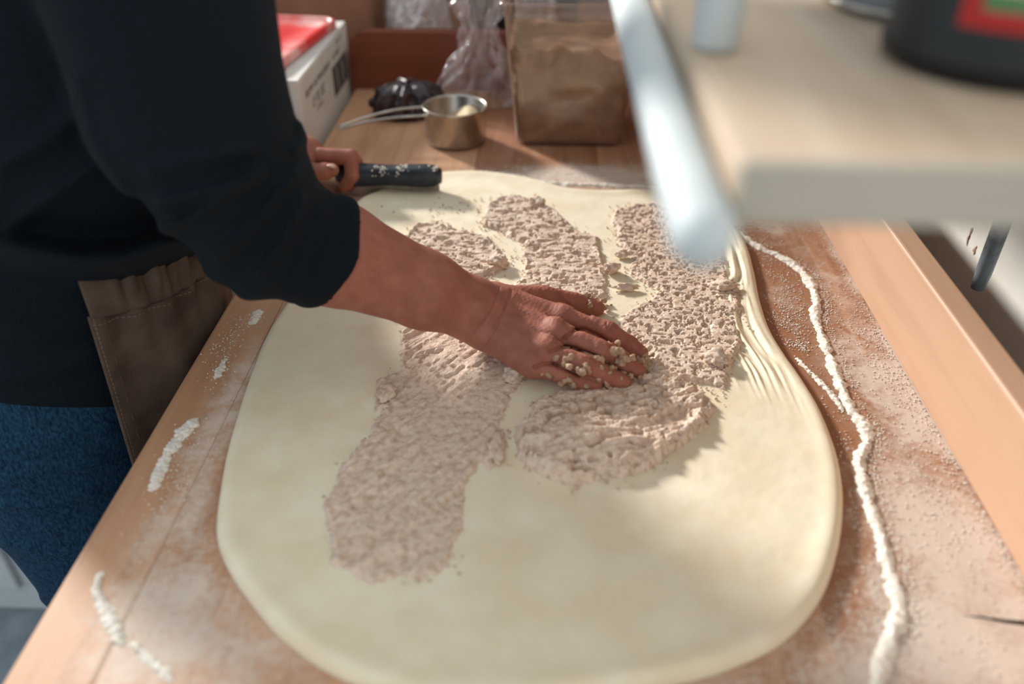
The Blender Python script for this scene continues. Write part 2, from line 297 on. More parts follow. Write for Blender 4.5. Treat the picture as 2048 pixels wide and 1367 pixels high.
# ================================================================== dough
def poly_sd(x, y, poly):
    """signed distance (inside positive) to a polygon in the bench plane"""
    shp = x.shape; x = x.ravel().astype(np.float32); y = y.ravel().astype(np.float32); d = np.full(x.shape, 1e9, np.float32); ins = np.zeros(x.shape, bool)
    n = len(poly)
    for i in range(n):
        ax, ay = poly[i][:2]; bx, by = poly[(i + 1) % n][:2]; ex, ey = bx - ax, by - ay
        t = np.clip(((x - ax) * ex + (y - ay) * ey) / (ex * ex + ey * ey + 1e-12), 0, 1)
        d = np.minimum(d, (x - ax - t * ex) ** 2 + (y - ay - t * ey) ** 2)
        cond = (ay > y) != (by > y); ins ^= cond & (x < ex * (y - ay) / (ey + 1e-12) + ax)
    d = np.sqrt(d); return np.where(ins, d, -d).reshape(shp)
DOUGH_PX = [(432, 1060), (440, 980), (455, 900), (478, 820), (505, 740), (535, 668), (572, 610), (610, 560), (660, 480), (712, 408), (760, 384), (800, 366), (860, 352), (930, 346), (1000, 350), (1075, 364),
            (1130, 378), (1200, 384), (1270, 382), (1340, 384), (1400, 402), (1450, 436), (1490, 484), (1508, 540), (1520, 600), (1540, 660), (1572, 714), (1606, 762), (1640, 820), (1668, 890), (1684, 960), (1686, 1030), (1676, 1100), (1652, 1175),
            (1610, 1238), (1550, 1290), (1470, 1328), (1380, 1356), (1280, 1376), (1150, 1396), (1020, 1408), (880, 1404), (760, 1380), (650, 1336), (560, 1270), (492, 1190), (448, 1120)]
DZ = 0.0110
def dough_z(x, y):
    return T + DZ + 0.0016 * (fbm(x * 28 + 3, y * 28, 2, 3) - 0.5) + 0.0012 * (fbm(x * 9, y * 9 + 4, 5, 2) - 0.5)
NB = 720
bd = spline(PP(DOUGH_PX, 0.005)[:, :2], NB, True)
tg = np.roll(bd, -1, 0) - np.roll(bd, 1, 0); tg /= np.linalg.norm(tg, axis=1)[:, None]; nrm = np.stack([-tg[:, 1], tg[:, 0]], 1)
cen = bd.mean(0)
if ((cen - bd) * nrm).sum() < 0: nrm = -nrm
ER = .011; rings = []
ang = np.arange(NB) / NB
for k in range(9):                      # rounded edge
    t = k / 8; a = t * math.pi / 2
    ins = ER * (1 - math.cos(a)); p = bd + nrm * ins
    lip = .0025 * np.exp(-((t - .9) / .5) ** 2)
    z = T + .0004 + (dough_z(p[:, 0], p[:, 1]) + lip * .6 - T - .0004) * math.sin(a) ** 0.8
    rings.append(np.column_stack([p, z]))
inner = bd + nrm * ER
SH = 210
# stretched pleats along the wall-side rim
angc = np.arctan2(inner[:, 1] - .78, inner[:, 0])
sdw = sst(0.1, 0.45, inner[:, 0] * 2.2) * sst(.60, .74, inner[:, 1]) * (1 - sst(1.00, 1.06, inner[:, 1]))
for k in range(1, SH + 1):
    t = k / SH; p = inner + (cen - inner) * t * 0.999
    z = dough_z(p[:, 0], p[:, 1]) + .0015 * np.exp(-(t / .03) ** 2)
    dist = np.linalg.norm(p - inner, axis=1)
    pl = (vnoise(dist * 300 + 5 * vnoise(p[:, 0] * 14, p[:, 1] * 14, 3), p[:, 1] * 16, 4) - .5) * .0048 + (vnoise(dist * 110 + 2 * vnoise(p[:, 0] * 20, p[:, 1] * 20, 1), p[:, 1] * 12, 6) - .5) * .0055
    z = z + pl * sdw * sst(0, .008, dist) * (1 - sst(.045, .085, dist))
    rings.append(np.column_stack([p, z]))
dough = loft('dough_sheet', rings, M['dough'], None, True, False)
dough.data.polygons.foreach_set('use_smooth', np.ones(len(dough.data.polygons), dtype=bool))
tag(dough, 'large sheet of pale rolled-out dough lying on the wooden bench', 'dough')

# ================================================================== filling
def smear(name, label, px, hgt, res=.0009, edge=.006, rough=1.0, dirn=0.0, pit=(.0, 220), streak=0.0, mound=None, seed=0, ragged=.004, stretch=2.0):
    poly = PP(px, .012)[:, :2]; lo = poly.min(0) - .012; hi = poly.max(0) + .012
    xs = np.arange(lo[0], hi[0], res); ys = np.arange(lo[1], hi[1], res); X, Y = np.meshgrid(xs, ys, indexing='ij')
    sd = poly_sd(X, Y, poly) + ragged * 2 * (fbm(X * 90, Y * 90, seed, 3) - .5) + ragged * 1.2 * (fbm(X * 260, Y * 260, seed + 2, 2) - .5)
    ca, sa = math.cos(dirn), math.sin(dirn); A = X * ca + Y * sa; B = -X * sa + Y * ca
    h = hgt * sst(-.001, edge, sd)
    rim = np.exp(-((sd - edge * .8) / (edge * .6)) ** 2) * hgt * .45 * sst(.45, .65, fbm(X * 40, Y * 40, seed + 4, 2))
    h = h + rim
    if mound is not None: h = h + mound(X, Y) * sst(0, .008, sd)
    inn = sst(0, edge, sd)
    wx, wy = A * 1.0, B * 1.0
    f1 = fbm(A * 110 / stretch, B * 110, seed + 1, 4) - .5
    f2 = fbm(A * pit[1] / stretch, B * pit[1], seed + 5, 3)
    h = h + inn * (rough * .0042 * f1 - pit[0] * sst(.585, .655, f2) - pit[0] * .7 * sst(.76, .86, vnoise(A * pit[1] * 1.3, B * pit[1] * 1.3, seed + 7)))
    if streak: h = h + inn * streak * sst(.38, .62, fbm(A * 14, B * 30, seed + 6, 2)) * (vnoise(A * 9, B * 230, seed + 3) - .5 + .6 * (vnoise(A * 14, B * 480, seed + 8) - .5))
    h = h + rough * .0006 * (vnoise(X * 700, Y * 700, seed + 9) - .5) * inn
    h = np.where(sd > 0, np.maximum(h, .0003), -.0015 + np.clip(sd, -.004, 0) * .2)
    Z = dough_z(X, Y) + h
    keep = sd > -.0028
    cell = keep[:-1, :-1] & keep[1:, :-1] & keep[1:, 1:] & keep[:-1, 1:]
    idx = np.arange(X.size).reshape(X.shape); Fq = np.stack([idx[:-1, :-1][cell], idx[1:, :-1][cell], idx[1:, 1:][cell], idx[:-1, 1:][cell]], 1)
    used = np.unique(Fq); rem = np.full(X.size, -1); rem[used] = np.arange(len(used))
    Vv = np.stack([X.ravel()[used], Y.ravel()[used], Z.ravel()[used]], 1)
    o = mesh_np(name, Vv, rem[Fq], M['filling']); return tag(o, label, 'filling')
PA = [(801, 655), (798, 740), (755, 762), (747, 824), (765, 812), (729, 878), (699, 908), (672, 955), (645, 1015), (657, 1069), (660, 1123), (696, 1141), (741, 1177), (798, 1150), (840, 1159), (900, 1135), (918, 1069), (933, 1021), (924, 980), (958, 925), (984, 938), (1016, 895), (1000, 850), (1020, 790), (1048, 764), (1040, 716), (1000, 660), (960, 625), (880, 610), (830, 625)]
PB = [(1063, 827), (1067, 805), (1097, 790), (1142, 780), (1190, 760), (1250, 745), (1322, 750), (1390, 770), (1418, 795), (1430, 815), (1416, 845), (1376, 890), (1336, 904), (1325, 922), (1290, 942), (1231, 960), (1161, 970), (1114, 965), (1055, 939), (1034, 913), (1030, 871), (1046, 843)]
PC = [(1221, 443), (1228, 418), (1262, 410), (1310, 408), (1362, 420), (1385, 455), (1420, 490), (1453, 520), (1458, 553), (1481, 581), (1483, 616), (1474, 650), (1484, 680), (1466, 727), (1449, 778), (1425, 768), (1387, 764), (1339, 756), (1310, 752), (1297, 705), (1244, 665), (1233, 639), (1251, 624), (1302, 597), (1318, 580), (1275, 560), (1259, 540), (1262, 515), (1244, 495), (1235, 478), (1228, 455)]
PD = [(970, 416), (999, 396), (1040, 392), (1090, 410), (1133, 440), (1156, 460), (1198, 478), (1202, 509), (1216, 547), (1214, 592), (1167, 605), (1119, 600), (1076, 590), (1023, 575), (1049, 545), (1043, 514), (1047, 488), (1018, 476), (1001, 464), (968, 452), (964, 438)]
PE = [(805, 478), (829, 454), (868, 443), (908, 457), (942, 464), (987, 483), (1007, 514), (1013, 533), (985, 549), (960, 556), (900, 560), (840, 540), (790, 500)]
mc = P(1110, 900)
def mound_b(X, Y):
    d1 = np.exp(-(((X - mc[0] - .01) / .05) ** 2 + ((Y - mc[1] + .005) / .045) ** 2)) * .0125
    m2 = P(1230, 930); d2 = np.exp(-(((X - m2[0]) / .05) ** 2 + ((Y - m2[1] - .006) / .02) ** 2)) * .007
    m3 = P(1400, 830); d3 = np.exp(-(((X - m3[0]) / .02) ** 2 + ((Y - m3[1]) / .05) ** 2)) * .004
    return d1 + d2 + d3
smear('filling_smear', 'flat brown butter smear with finger streaks, reaching from under the forearm toward bare dough', PA, .0030, rough=.8, dirn=.95, streak=.0030, pit=(.0024, 100), seed=1, stretch=2.2)
smear('filling_mound', 'thick ragged mound of brown butter filling just below the spreading fingers', PB, .0070, rough=2.0, dirn=.35, streak=.0040, pit=(.0070, 130), mound=mound_b, seed=2, edge=.008, stretch=2.2)
smear('filling_smear', 'wide pitted brown butter smear beside the dough rim past the fingertips', PC, .0040, rough=.5, dirn=-.2, pit=(.0040, 240), seed=3, stretch=1.4, streak=.001)
smear('filling_smear', 'crumbly brown butter smear between two bare dough strips, carrying a square lump', PD, .0050, rough=.9, dirn=.1, pit=(.0054, 170), seed=4, stretch=1.8)
smear('filling_smear', 'small crumbly brown butter smear beyond the forearm with a torn lump at its tip', PE, .0052, rough=.8, dirn=.0, pit=(.0056, 180), seed=6, stretch=1.8)

def rock(name, c, r, m, parent=None, seed=0, flat=.75, amp=.35, sub=2):
    """broken lump: displaced, slightly angular ball"""
    import bmesh
    bm = bmesh.new(); bmesh.ops.create_icosphere(bm, subdivisions=sub, radius=1.0); rg = np.random.default_rng(seed)
    ax = rg.normal(size=(7, 3)); ax /= np.linalg.norm(ax, axis=1)[:, None]; cut = rg.uniform(.55, .95, 7); ph = rg.uniform(0, 6, 3)
    for v in bm.verts:
        p = np.array(v.co)
        for a, k in zip(ax, cut):
            e = p @ a - k
            if e > 0: p = p - a * e * .85
        p = p * (1 + amp * .35 * math.sin(5 * p[0] + ph[0]) * math.sin(6 * p[1] + ph[1]) * math.sin(5 * p[2] + ph[2]))
        q_ = np.array(v.co); w_ = sum(.5 ** k * math.sin(4.1 * 2 ** k * q_[0] + ph[0] + 2 * math.sin(3 * q_[1] * 2 ** k)) * math.sin(4.7 * 2 ** k * q_[1] + ph[1]) * math.cos(4.3 * 2 ** k * q_[2] + ph[2]) for k in range(4))
        p = p * (1 + amp * .55 * w_) + rg.normal(size=3) * amp * .04
        v.co = (p[0] * r[0], p[1] * r[1], max(p[2], -flat) * r[2])
    me = bpy.data.meshes.new(name); bm.to_mesh(me); bm.free(); me.materials.append(m)
    o = bpy.data.objects.new(name, me); o.location = [float(q) for q in c]; me.polygons.foreach_set('use_smooth', np.ones(len(me.polygons), dtype=bool)); return link(o, parent)
LUMPS = [((1076, 410), (.0115, .009, .0085), 'squarish brown lump of butter filling sitting on the crumbly middle smear'),
         ((994, 530), (.013, .011, .0085), 'torn brown lump at the tip of the small smear beyond the forearm'),
         ((1245, 513), (.009, .006, .0055), 'small wedge lump of filling on bare dough, tilted toward the wide smear'),
         ((1224, 543), (.009, .0085, .0085), 'knobbly upright lump of filling on bare dough between two smears'),
         ((1253, 577), (.015, .006, .0045), 'long low flake of filling on bare dough beyond the thumb tip'),
         ((1446, 575), (.016, .012, .0060), 'dark cratered lump of filling against the pleated dough rim'),
         ((1432, 722), (.013, .014, .0075), 'ridged lump of filling at the smear corner near the plain dough rim'),
         ((1030, 758), (.013, .011, .0085), 'crumbly clod at the end of the streaky smear beside the little finger'),
         ((995, 900), (.009, .020, .0035), 'narrow torn ridge of filling beside the streaky smear'),
         ((1100, 815), (.014, .008, .0060), 'curled butter scrap on top of the thick mound'),
         ((770, 788), (.010, .013, .0035), 'flat folded flap at the outer edge of the streaky smear')]
for i, ((px, py), r, lab) in enumerate(LUMPS):
    p = P(px, py, .013); z = float(dough_z(np.array([p[0]]), np.array([p[1]]))[0])
    tag(rock('filling_lump', (p[0], p[1], z + .0025 + r[2] * .55), r, M['filling'], None, 30 + i, .7, .55, 4), lab, 'filling', 'lumps of filling on the dough')
def pebbles(name, pts, r0, r1, m, zfn, seed=0, parent=None):
    """many tiny angular grains in one mesh"""
    rg = np.random.default_rng(seed); pts = np.asarray(pts); n = len(pts); base = np.array([(1, 0, 0), (0, 1, 0), (-1, 0, 0), (0, -1, 0), (0, 0, .9), (0, 0, -.5)])
    fac = np.array([(0, 1, 4), (1, 2, 4), (2, 3, 4), (3, 0, 4), (1, 0, 5), (2, 1, 5), (3, 2, 5), (0, 3, 5)])
    r = rg.uniform(r0, r1, (n, 1, 1)) * rg.uniform(.6, 1.3, (n, 6, 3)); a = rg.uniform(0, 6.28, n); ca, sa = np.cos(a), np.sin(a)
    V = base[None] * r; V = np.stack([V[..., 0] * ca[:, None] - V[..., 1] * sa[:, None], V[..., 0] * sa[:, None] + V[..., 1] * ca[:, None], V[..., 2]], -1)
    z = zfn(pts[:, 0], pts[:, 1]) if callable(zfn) else pts[:, 2]
    V += np.column_stack([pts[:, :2], z])[:, None, :]
    Fi = (fac[None] + (np.arange(n) * 6)[:, None, None]).reshape(-1, 3)
    return mesh_np(name, V.reshape(-1, 3), Fi, m, parent)
# crumbs round the smears
cr = []
for poly, k in ((PA, 60), (PB, 90), (PC, 160), (PD, 180), (PE, 130)):
    w = PP(poly, .012)[:, :2]; cc = spline(w, 400, True)
    q = cc[RNG.integers(0, 400, k)] + RNG.normal(0, .006, (k, 2)); cr.append(q)
w = PP([(880, 410), (1000, 385), (1060, 430), (860, 440)], .012)[:, :2]; cr.append(w.mean(0) + RNG.normal(0, 1, (90, 2)) * (.05, .02))
cr = np.concatenate(cr); cr = cr[poly_sd(cr[:, 0], cr[:, 1], bd[::8]) > .01]
tag(pebbles('filling_crumbs', cr, .0007, .0022, M['filling'], lambda x, y: dough_z(x, y) + .0012, 5), 'tiny brown butter crumbs sprinkled over the dough around the smears', 'crumbs', kind='stuff')

# ================================================================== flour
def ridge(label, px, width, hgt, seed, n=260):
    pts = spline(PP(px)[:, :2], n); t = np.gradient(pts, axis=0); t /= np.linalg.norm(t, axis=1)[:, None]; nn = np.stack([-t[:, 1], t[:, 0]], 1)
    s = np.cumsum(np.linalg.norm(np.diff(pts, axis=0, prepend=pts[:1]), axis=1)); u = np.linspace(-1, 1, 15); rings = []
    end = np.minimum(1, np.minimum(np.arange(n), np.arange(n)[::-1]) / 12) ** .6
    wv = width * (.35 + 1.3 * fbm(s * 90, s * 0 + seed, seed, 4)) * end; hv = hgt * (.4 + .9 * fbm(s * 120, s * 0 + seed + 3, seed + 1, 3)) * end
    for i in range(n):
        q = pts[i] + np.outer(u * wv[i] / 2, nn[i]) + nn[i] * .004 * (vnoise(u * 2.5 + 9, u * 0 + s[i] * 420, seed)[:, None] - .5)
        z = T + .0002 + hv[i] * (1 - u ** 2) ** 1.2 * (.75 + .5 * vnoise(q[:, 0] * 420, q[:, 1] * 420, seed + 2))
        rings.append(np.column_stack([q, z]))
    return tag(loft('flour_ridge', rings, M['flour'], None, False, False), label, 'flour', 'flour ridges on the bench')
RIDGE = [(1449, 446), (1506, 488), (1584, 527), (1619, 563), (1633, 605), (1630, 633), (1647, 683), (1672, 746), (1697, 810), (1729, 853), (1732, 888), (1718, 923), (1732, 987), (1754, 1051), (1775, 1128), (1792, 1185), (1796, 1235), (1775, 1291), (1754, 1367), (1742, 1440)]
ridge('long wavy white flour ridge between the dough and the side upstand', RIDGE, .0115, .0042, 1, 640)
ridge('short flour ridge between the dough rim and the long wavy ridge', [(1591, 715), (1612, 738), (1633, 757), (1655, 780), (1669, 796), (1686, 824)], .006, .0028, 2, 120)
ridge('thick flour streak beside bare bench edge near the apron hem', [(396, 835), (363, 869), (337, 908), (324, 934), (302, 983)], .0135, .0036, 3, 140)
ridge('stubby flour streak on the dark edge plank next to the apron', [(452, 716), (442, 738), (431, 758)], .007, .003, 4, 60)
ridge('soft flour patch on the edge plank below the sleeve hem', [(520, 618), (512, 634), (502, 650)], .011, .002, 5, 60)
ridge('curved flour streak on the open plank away from the apron', [(203, 1142), (194, 1180), (207, 1213), (227, 1252), (246, 1291)], .0085, .0035, 6, 120)
ridge('faint wandering flour streak on the open bench plank, thin', [(262, 1282), (290, 1310), (320, 1336), (345, 1362)], .006, .0018, 7, 70)
ridge('flour line caught under the far rim of the dough', [(890, 352), (960, 346), (1030, 352), (1090, 366), (1180, 370), (1260, 372), (1340, 376)], .012, .003, 8, 160)
g = []
def scat(px, py, sx, sy, n): p = P(px, py)[:2]; g.append(p + RNG.normal(0, 1, (n, 2)) * (sx, sy))
rp = spline(PP(RIDGE)[:, :2], 900)
for off, sp, k in ((.010, .005, 900), (.0, .008, 500), (-.012, .008, 350)):
    ii = RNG.integers(0, 900, k); g.append(rp[ii] + np.column_stack([off + np.abs(RNG.normal(0, sp, k)) * np.sign(off + 1e-6), RNG.normal(0, .004, k)]))
for a in ((1560, 560, .012, .05, 260), (1580, 640, .012, .02, 220), (1600, 690, .008, .008, 160), (1720, 640, .025, .06, 360), (1800, 740, .02, .04, 360), (1860, 850, .02, .04, 300), (1840, 980, .03, .03, 260), (1930, 1100, .03, .03, 200), (1880, 1290, .03, .04, 200),
          (1500, 440, .05, .05, 420), (1300, 350, .09, .02, 500), (1100, 345, .09, .012, 360), (450, 690, .010, .016, 90), (440, 740, .008, .02, 90), (470, 660, .008, .012, 40), (505, 640, .008, .01, 60), (365, 930, .016, .03, 120), (350, 980, .014, .03, 70),
          (320, 1180, .014, .022, 36), (350, 1220, .012, .016, 22), (1660, 1270, .016, .012, 60), (1690, 1190, .006, .01, 24), (1560, 1350, .03, .01, 50), (260, 1080, .02, .04, 30), (1930, 940, .02, .03, 60)): scat(*a)
xe = np.column_stack([XR - np.abs(RNG.normal(0, .006, 700)), RNG.uniform(.35, 1.15, 700)]); g.append(xe)
g = np.concatenate(g); g = g[(g[:, 0] > XL + .004) & (g[:, 0] < XR - .001) & (g[:, 1] > .15) & (g[:, 1] < 1.5)]
g = g[poly_sd(g[:, 0], g[:, 1], bd[::6]) < -.002]
tag(pebbles('flour_grains', g, .0004, .0012, M['flour'], lambda x, y: T + .0004 + 0 * x, 9), 'loose white flour grains scattered over the wooden bench top', 'flour', kind='stuff')

# ================================================================== measuring cup
CUPC = P(908, 300); CUPC[1] += .05; CUPC = np.array([-.148, 1.338, T])
cup = empty('measuring_cup', CUPC, 'small stainless steel measuring cup with a looped wire handle', 'cup')
cr_, ch = .0515, .062
o = lathe('cup_body', [(.001, .0012), (cr_ - .008, .0008), (cr_ - .003, .003), (cr_ - .001, .008), (cr_, ch - .003), (cr_ + .0022, ch), (cr_ + .0012, ch + .001), (cr_ - .0012, ch - .002), (cr_ - .0022, .008), (cr_ - .009, .003), (.001, .0026)], (0, 0, 0), M['steel'], cup, 56)
he = PY(676, 252, 1.30) - CUPC
h1, h2 = np.array([-cr_ - .001, .012, ch - .008]), np.array([-.043, -.028, ch - .008])
loop = spline([h1 + (.004, -.002, 0), h1, (h1 * 2 + he) / 3 + (0, .006, .004), (h1 + 2 * he) / 3 + (0, .006, .003), he + (.008, .006, 0), he, he + (.009, -.007, -.001), (h2 + 2 * he) / 3 + (0, -.006, .003), (h2 * 2 + he) / 3 + (0, -.004, .004), h2, h2 + (.004, .002, 0)], 60)
tube('handle', loop, .0022, M['steel'], cup, 8)
rg = [np.column_stack([(cr_ - .003) * r * np.cos(a), (cr_ - .003) * r * np.sin(a), .026 + .022 * np.exp(-(((cr_ * r * np.cos(a) - .022) / .026) ** 2)) + .004 * vnoise(cr_ * r * np.cos(a) * 200 + 50, cr_ * r * np.sin(a) * 200 + 50, 3) - (.0 if r < .98 else .004)]) for a in [np.linspace(0, 2 * np.pi, 40, endpoint=False)] for r in np.linspace(1, .02, 16)]
o = loft('flour_scoop', [q + CUPC for q in rg], mat('cup_flour', lin(226, 206, 170), .9, col2=lin(214, 192, 154), nscale=60), None, True, True)
tag(o, 'small heap of cream flour inside the steel measuring cup', 'flour')

# ================================================================== clear tub with paste
TX0, TX1, TY0, TY1 = -.046, .131, 1.320, 1.478
def rrect(x0, x1, y0, y1, r, n=6):
    pts = []
    for cx, cy, a0 in ((x1 - r, y1 - r, 0), (x0 + r, y1 - r, 90), (x0 + r, y0 + r, 180), (x1 - r, y0 + r, 270)):
        for k in range(n): a = math.radians(a0 + 90 * k / (n - 1)); pts.append((cx + r * math.cos(a), cy + r * math.sin(a)))
    return np.array(pts)
def tubring(z, inset, e):
    g_ = e * z; p = rrect(TX0 - g_ + inset, TX1 + g_ - inset, TY0 - g_ + inset, TY1 + g_ - inset, .018); return np.column_stack([p, np.full(len(p), T + z)])
tubo = empty('storage_tub', ((TX0 + TX1) / 2, (TY0 + TY1) / 2, T), 'tall square clear plastic tub smeared inside with brown filling', 'tub')
TH_ = .226
tr = [tubring(0.0005, .006, .085), tubring(.004, .001, .085)] + [tubring(z, 0, .085) for z in np.linspace(.012, TH_, 12)] + [tubring(TH_ + .001, -.006, .085), tubring(TH_ + .005, -.006, .085), tubring(TH_ + .005, .002, .085)] + [tubring(z, .003, .085) for z in np.linspace(TH_ - .003, .006, 10)]
under(loft('tub_wall', tr, M['plastic_clear'], None, True, True), tubo)
# paste block: hugging the wall, uneven top
ang_ = np.linspace(0, 1, 24 * 4, endpoint=False); prs = []
base = tubring(0, .0045, .085); m_ = len(base)
dense = lambda z, ins: spline(tubring(z, ins, .085), 240, True)
levels = np.linspace(.007, 1, 26); top = None
d0 = dense(.1, .0045); th_ = np.arctan2(d0[:, 1] - (TY0 + TY1) / 2, d0[:, 0] - (TX0 + TX1) / 2)
topz = .163 + .010 * (fbm(d0[:, 0] * 260 + 9, d0[:, 1] * 260, 3, 4) - .5) * 2
topz = topz - .022 * sst(.085, .105, d0[:, 0]) * (d0[:, 1] < 1.40) - .012 * np.exp(-((d0[:, 0] - .05) / .008) ** 2)
for l in levels:
    z = .004 + (topz - .004) * l; q = np.array([dense(.1, .0045)[0] * 0]) if False else None
    ring = dense(.1, .0045).copy(); cx, cy = (TX0 + TX1) / 2, (TY0 + TY1) / 2
    sc = 1 + (z - .1) * .085 / .085; dent = .0055 * sst(.60, .68, fbm(ring[:, 0] * 55 + z * 25, z * 38 + ring[:, 1] * 55, 5, 3))
    ring[:, 0] = cx + (ring[:, 0] - cx) * (sc - dent / .085 * 1.0); ring[:, 1] = cy + (ring[:, 1] - cy) * (sc - dent / .085 * 1.0); ring[:, 2] = T + z; prs.append(ring)
for r_ in np.linspace(.9, .05, 10):
    q = prs[25].copy(); q[:, 0] = cx + (q[:, 0] - cx) * r_; q[:, 1] = cy + (q[:, 1] - cy) * r_; q[:, 2] = T + .14 + (q[:, 2] - T - .14) * max(0, (r_ - .7) / .3) + .006 * fbm(q[:, 0] * 80, q[:, 1] * 80, 2, 3); prs.append(q)
o = loft('filling_paste', prs, M['paste'], None, True, True)
tag(o, 'thick brown filling paste packed inside the clear square tub', 'filling')

# ================================================================== bench scraper
s0, s1 = P(712, 352, .034), P(884, 349, .034); yc = (s0[1] + s1[1]) / 2
scr = empty('bench_scraper', ((s0[0] + s1[0]) / 2, yc, T), 'bench scraper with a floury black grip and steel blade standing on the bench', 'scraper')
xa, xb = s0[0] - .03 - scr.location[0], s1[0] - scr.location[0]
rings = []
for k, t in enumerate(np.linspace(0, 1, 15)):
    x = xa + (xb - xa) * t; e = 1 if 0 < k < 14 else .6; a = np.linspace(0, 2 * np.pi, 20, endpoint=False)
    rr = (.0155 + .001 * math.sin(t * 9)) * e * (.92 if k in (1, 13) else 1)
    rings.append(np.column_stack([np.full(20, x), rr * .95 * np.sign(np.cos(a)) * np.abs(np.cos(a)) ** .75, .034 + rr * np.sign(np.sin(a)) * np.abs(np.sin(a)) ** .75]))
loft('grip', rings, M['blackgrip'], scr)
box('blade', (scr.location[0] + xa + .004, yc - .0008, T + .0004), (scr.location[0] + xb - .004, yc + .0008, T + .024), M['steel'], scr)
q = np.column_stack([RNG.uniform(xa + .05, xb - .004, 260), RNG.normal(-.006, .005, 260)]); th = np.clip(q[:, 1] / .0155, -.95, .6)
pts = np.column_stack([q[:, 0], th * .0150, .034 + .0152 * np.sqrt(1 - th ** 2)])
pts = pts[vnoise(pts[:, 0] * 120 + 9, pts[:, 1] * 150 + 9, 3) > .42]
tag(pebbles('flour_dusting', pts, .0008, .0022, M['flour'], None, 4, scr), 'white flour caked on the grip', kind='stuff')

# ================================================================== plastic bags, plum bundle, background
def crumple_bag(name, base, radii, zs, m, label, cat, seed, lean=(0, 0), squash=.6, amp=.16, n=110, K=60):
    rings = []; a = np.linspace(0, 2 * np.pi, n, endpoint=False)
    zz = np.interp(np.linspace(0, 1, K), np.linspace(0, 1, len(zs)), zs); rr = np.interp(np.linspace(0, 1, K), np.linspace(0, 1, len(radii)), radii)
    ca, sa = np.cos(a), np.sin(a)
    for k, (z, r) in enumerate(zip(zz, rr)):
        f = fbm(ca * 2.2 + 5, sa * 2.2 + 5 + z * 16, seed, 3) - .5
        rd = 1 - 2 * np.abs(fbm(ca * 2.6 + 9 + z * 9, sa * 2.6 + 9 - z * 13, seed + 1, 2) - .5) * 2; rd2 = 1 - 4 * np.abs(vnoise(ca * 4 + 20 - z * 22, sa * 4 + 20 + z * 17, seed + 2) - .5)
        r2 = r * (1 + amp * 1.6 * f + amp * (.75 * rd + .4 * rd2 - .5)) if k else r * (1 + amp * .5 * f)
        t = k / (K - 1); rings.append(np.column_stack([base[0] + lean[0] * t + r2 * ca, base[1] + lean[1] * t + r2 * sa * squash, base[2] + z + (.014 * f * min(1, k / 6) if k else 0 * f)]))
    return tag(loft(name, rings, m, None, True, False), label, cat)
crumple_bag('plastic_bag', (-.134, 1.535, T + .001), [.062, .070, .064, .046, .030, .024, .045, .065], [0, .015, .04, .075, .11, .14, .18, .23], M['film'], 'crinkled clear plastic bag slumped against the red-brown end board', 'bag', 3, (.02, -.02), .72, .5)
crumple_bag('plastic_bag', (-.018, 1.562, T + .001), [.028, .030, .032, .034, .036], [0, .05, .1, .16, .22], M['film'], 'upright clear plastic sheet tucked between the square tub and the end board', 'bag', 5, (0, .0), .42, .5)
bun = crumple_bag('wrapped_bundle', (-.250, 1.462, T + .001), [.052, .058, .056, .046, .030, .006], [0, .012, .030, .046, .055, .058], M['plum'], 'dark plum wrapped bundle behind the measuring cup', 'bundle', 7, (.006, .0), .78, .38)
# counter behind the bench carrying the background things
ctr = empty('back_counter', (-.15, 2.0, 0), 'plain brown counter standing behind the end board', 'counter')
box('counter_top', (-.95, 1.66, T - .04), (.50, 2.35, T), M['brown'], ctr, .003); box('counter_body', (-.93, 1.69, 0), (.48, 2.33, T - .04), M['brown'], ctr, .003)
co = empty('cardboard_carton', (-.57, 1.90, T), 'plain brown cardboard carton on the counter behind the white box', 'carton')
box('carton_body', (-.83, 1.72, T), (-.352, 2.05, T + .152), M['brown'], co, .004)
box('carton_flap', (-.825, 1.725, T + .152), (-.355, 1.885, T + .156), M['brown'], co, .001); box('carton_flap', (-.825, 1.888, T + .152), (-.355, 2.046, T + .156), M['brown'], co, .001)
crumple_bag('sugar_bag', (-.265, 1.77, T + .001), [.062, .068, .066, .064, .058, .04], [0, .03, .06, .10, .14, .17], M['milky'], 'milky white plastic bag standing behind the end board beside the brown carton', 'bag', 9, (0, .0), .7, .12)
bk = empty('black_bin', (-.06, 1.98, T), 'black open-topped bin on the counter behind the clear bags', 'bin')
under(lathe('bin_body', [(.001, .003), (.12, .002), (.128, .01), (.140, .17), (.146, .172), (.146, .182), (.136, .182), (.124, .012), (.001, .008)], (-.06, 1.98, T), M['black'], None, 40), bk)
under(lathe('bin_rim', [(.1425, .166), (.149, .168), (.149, .184), (.1455, .186)], (-.06, 1.98, T), M['black'], None, 40), bk)

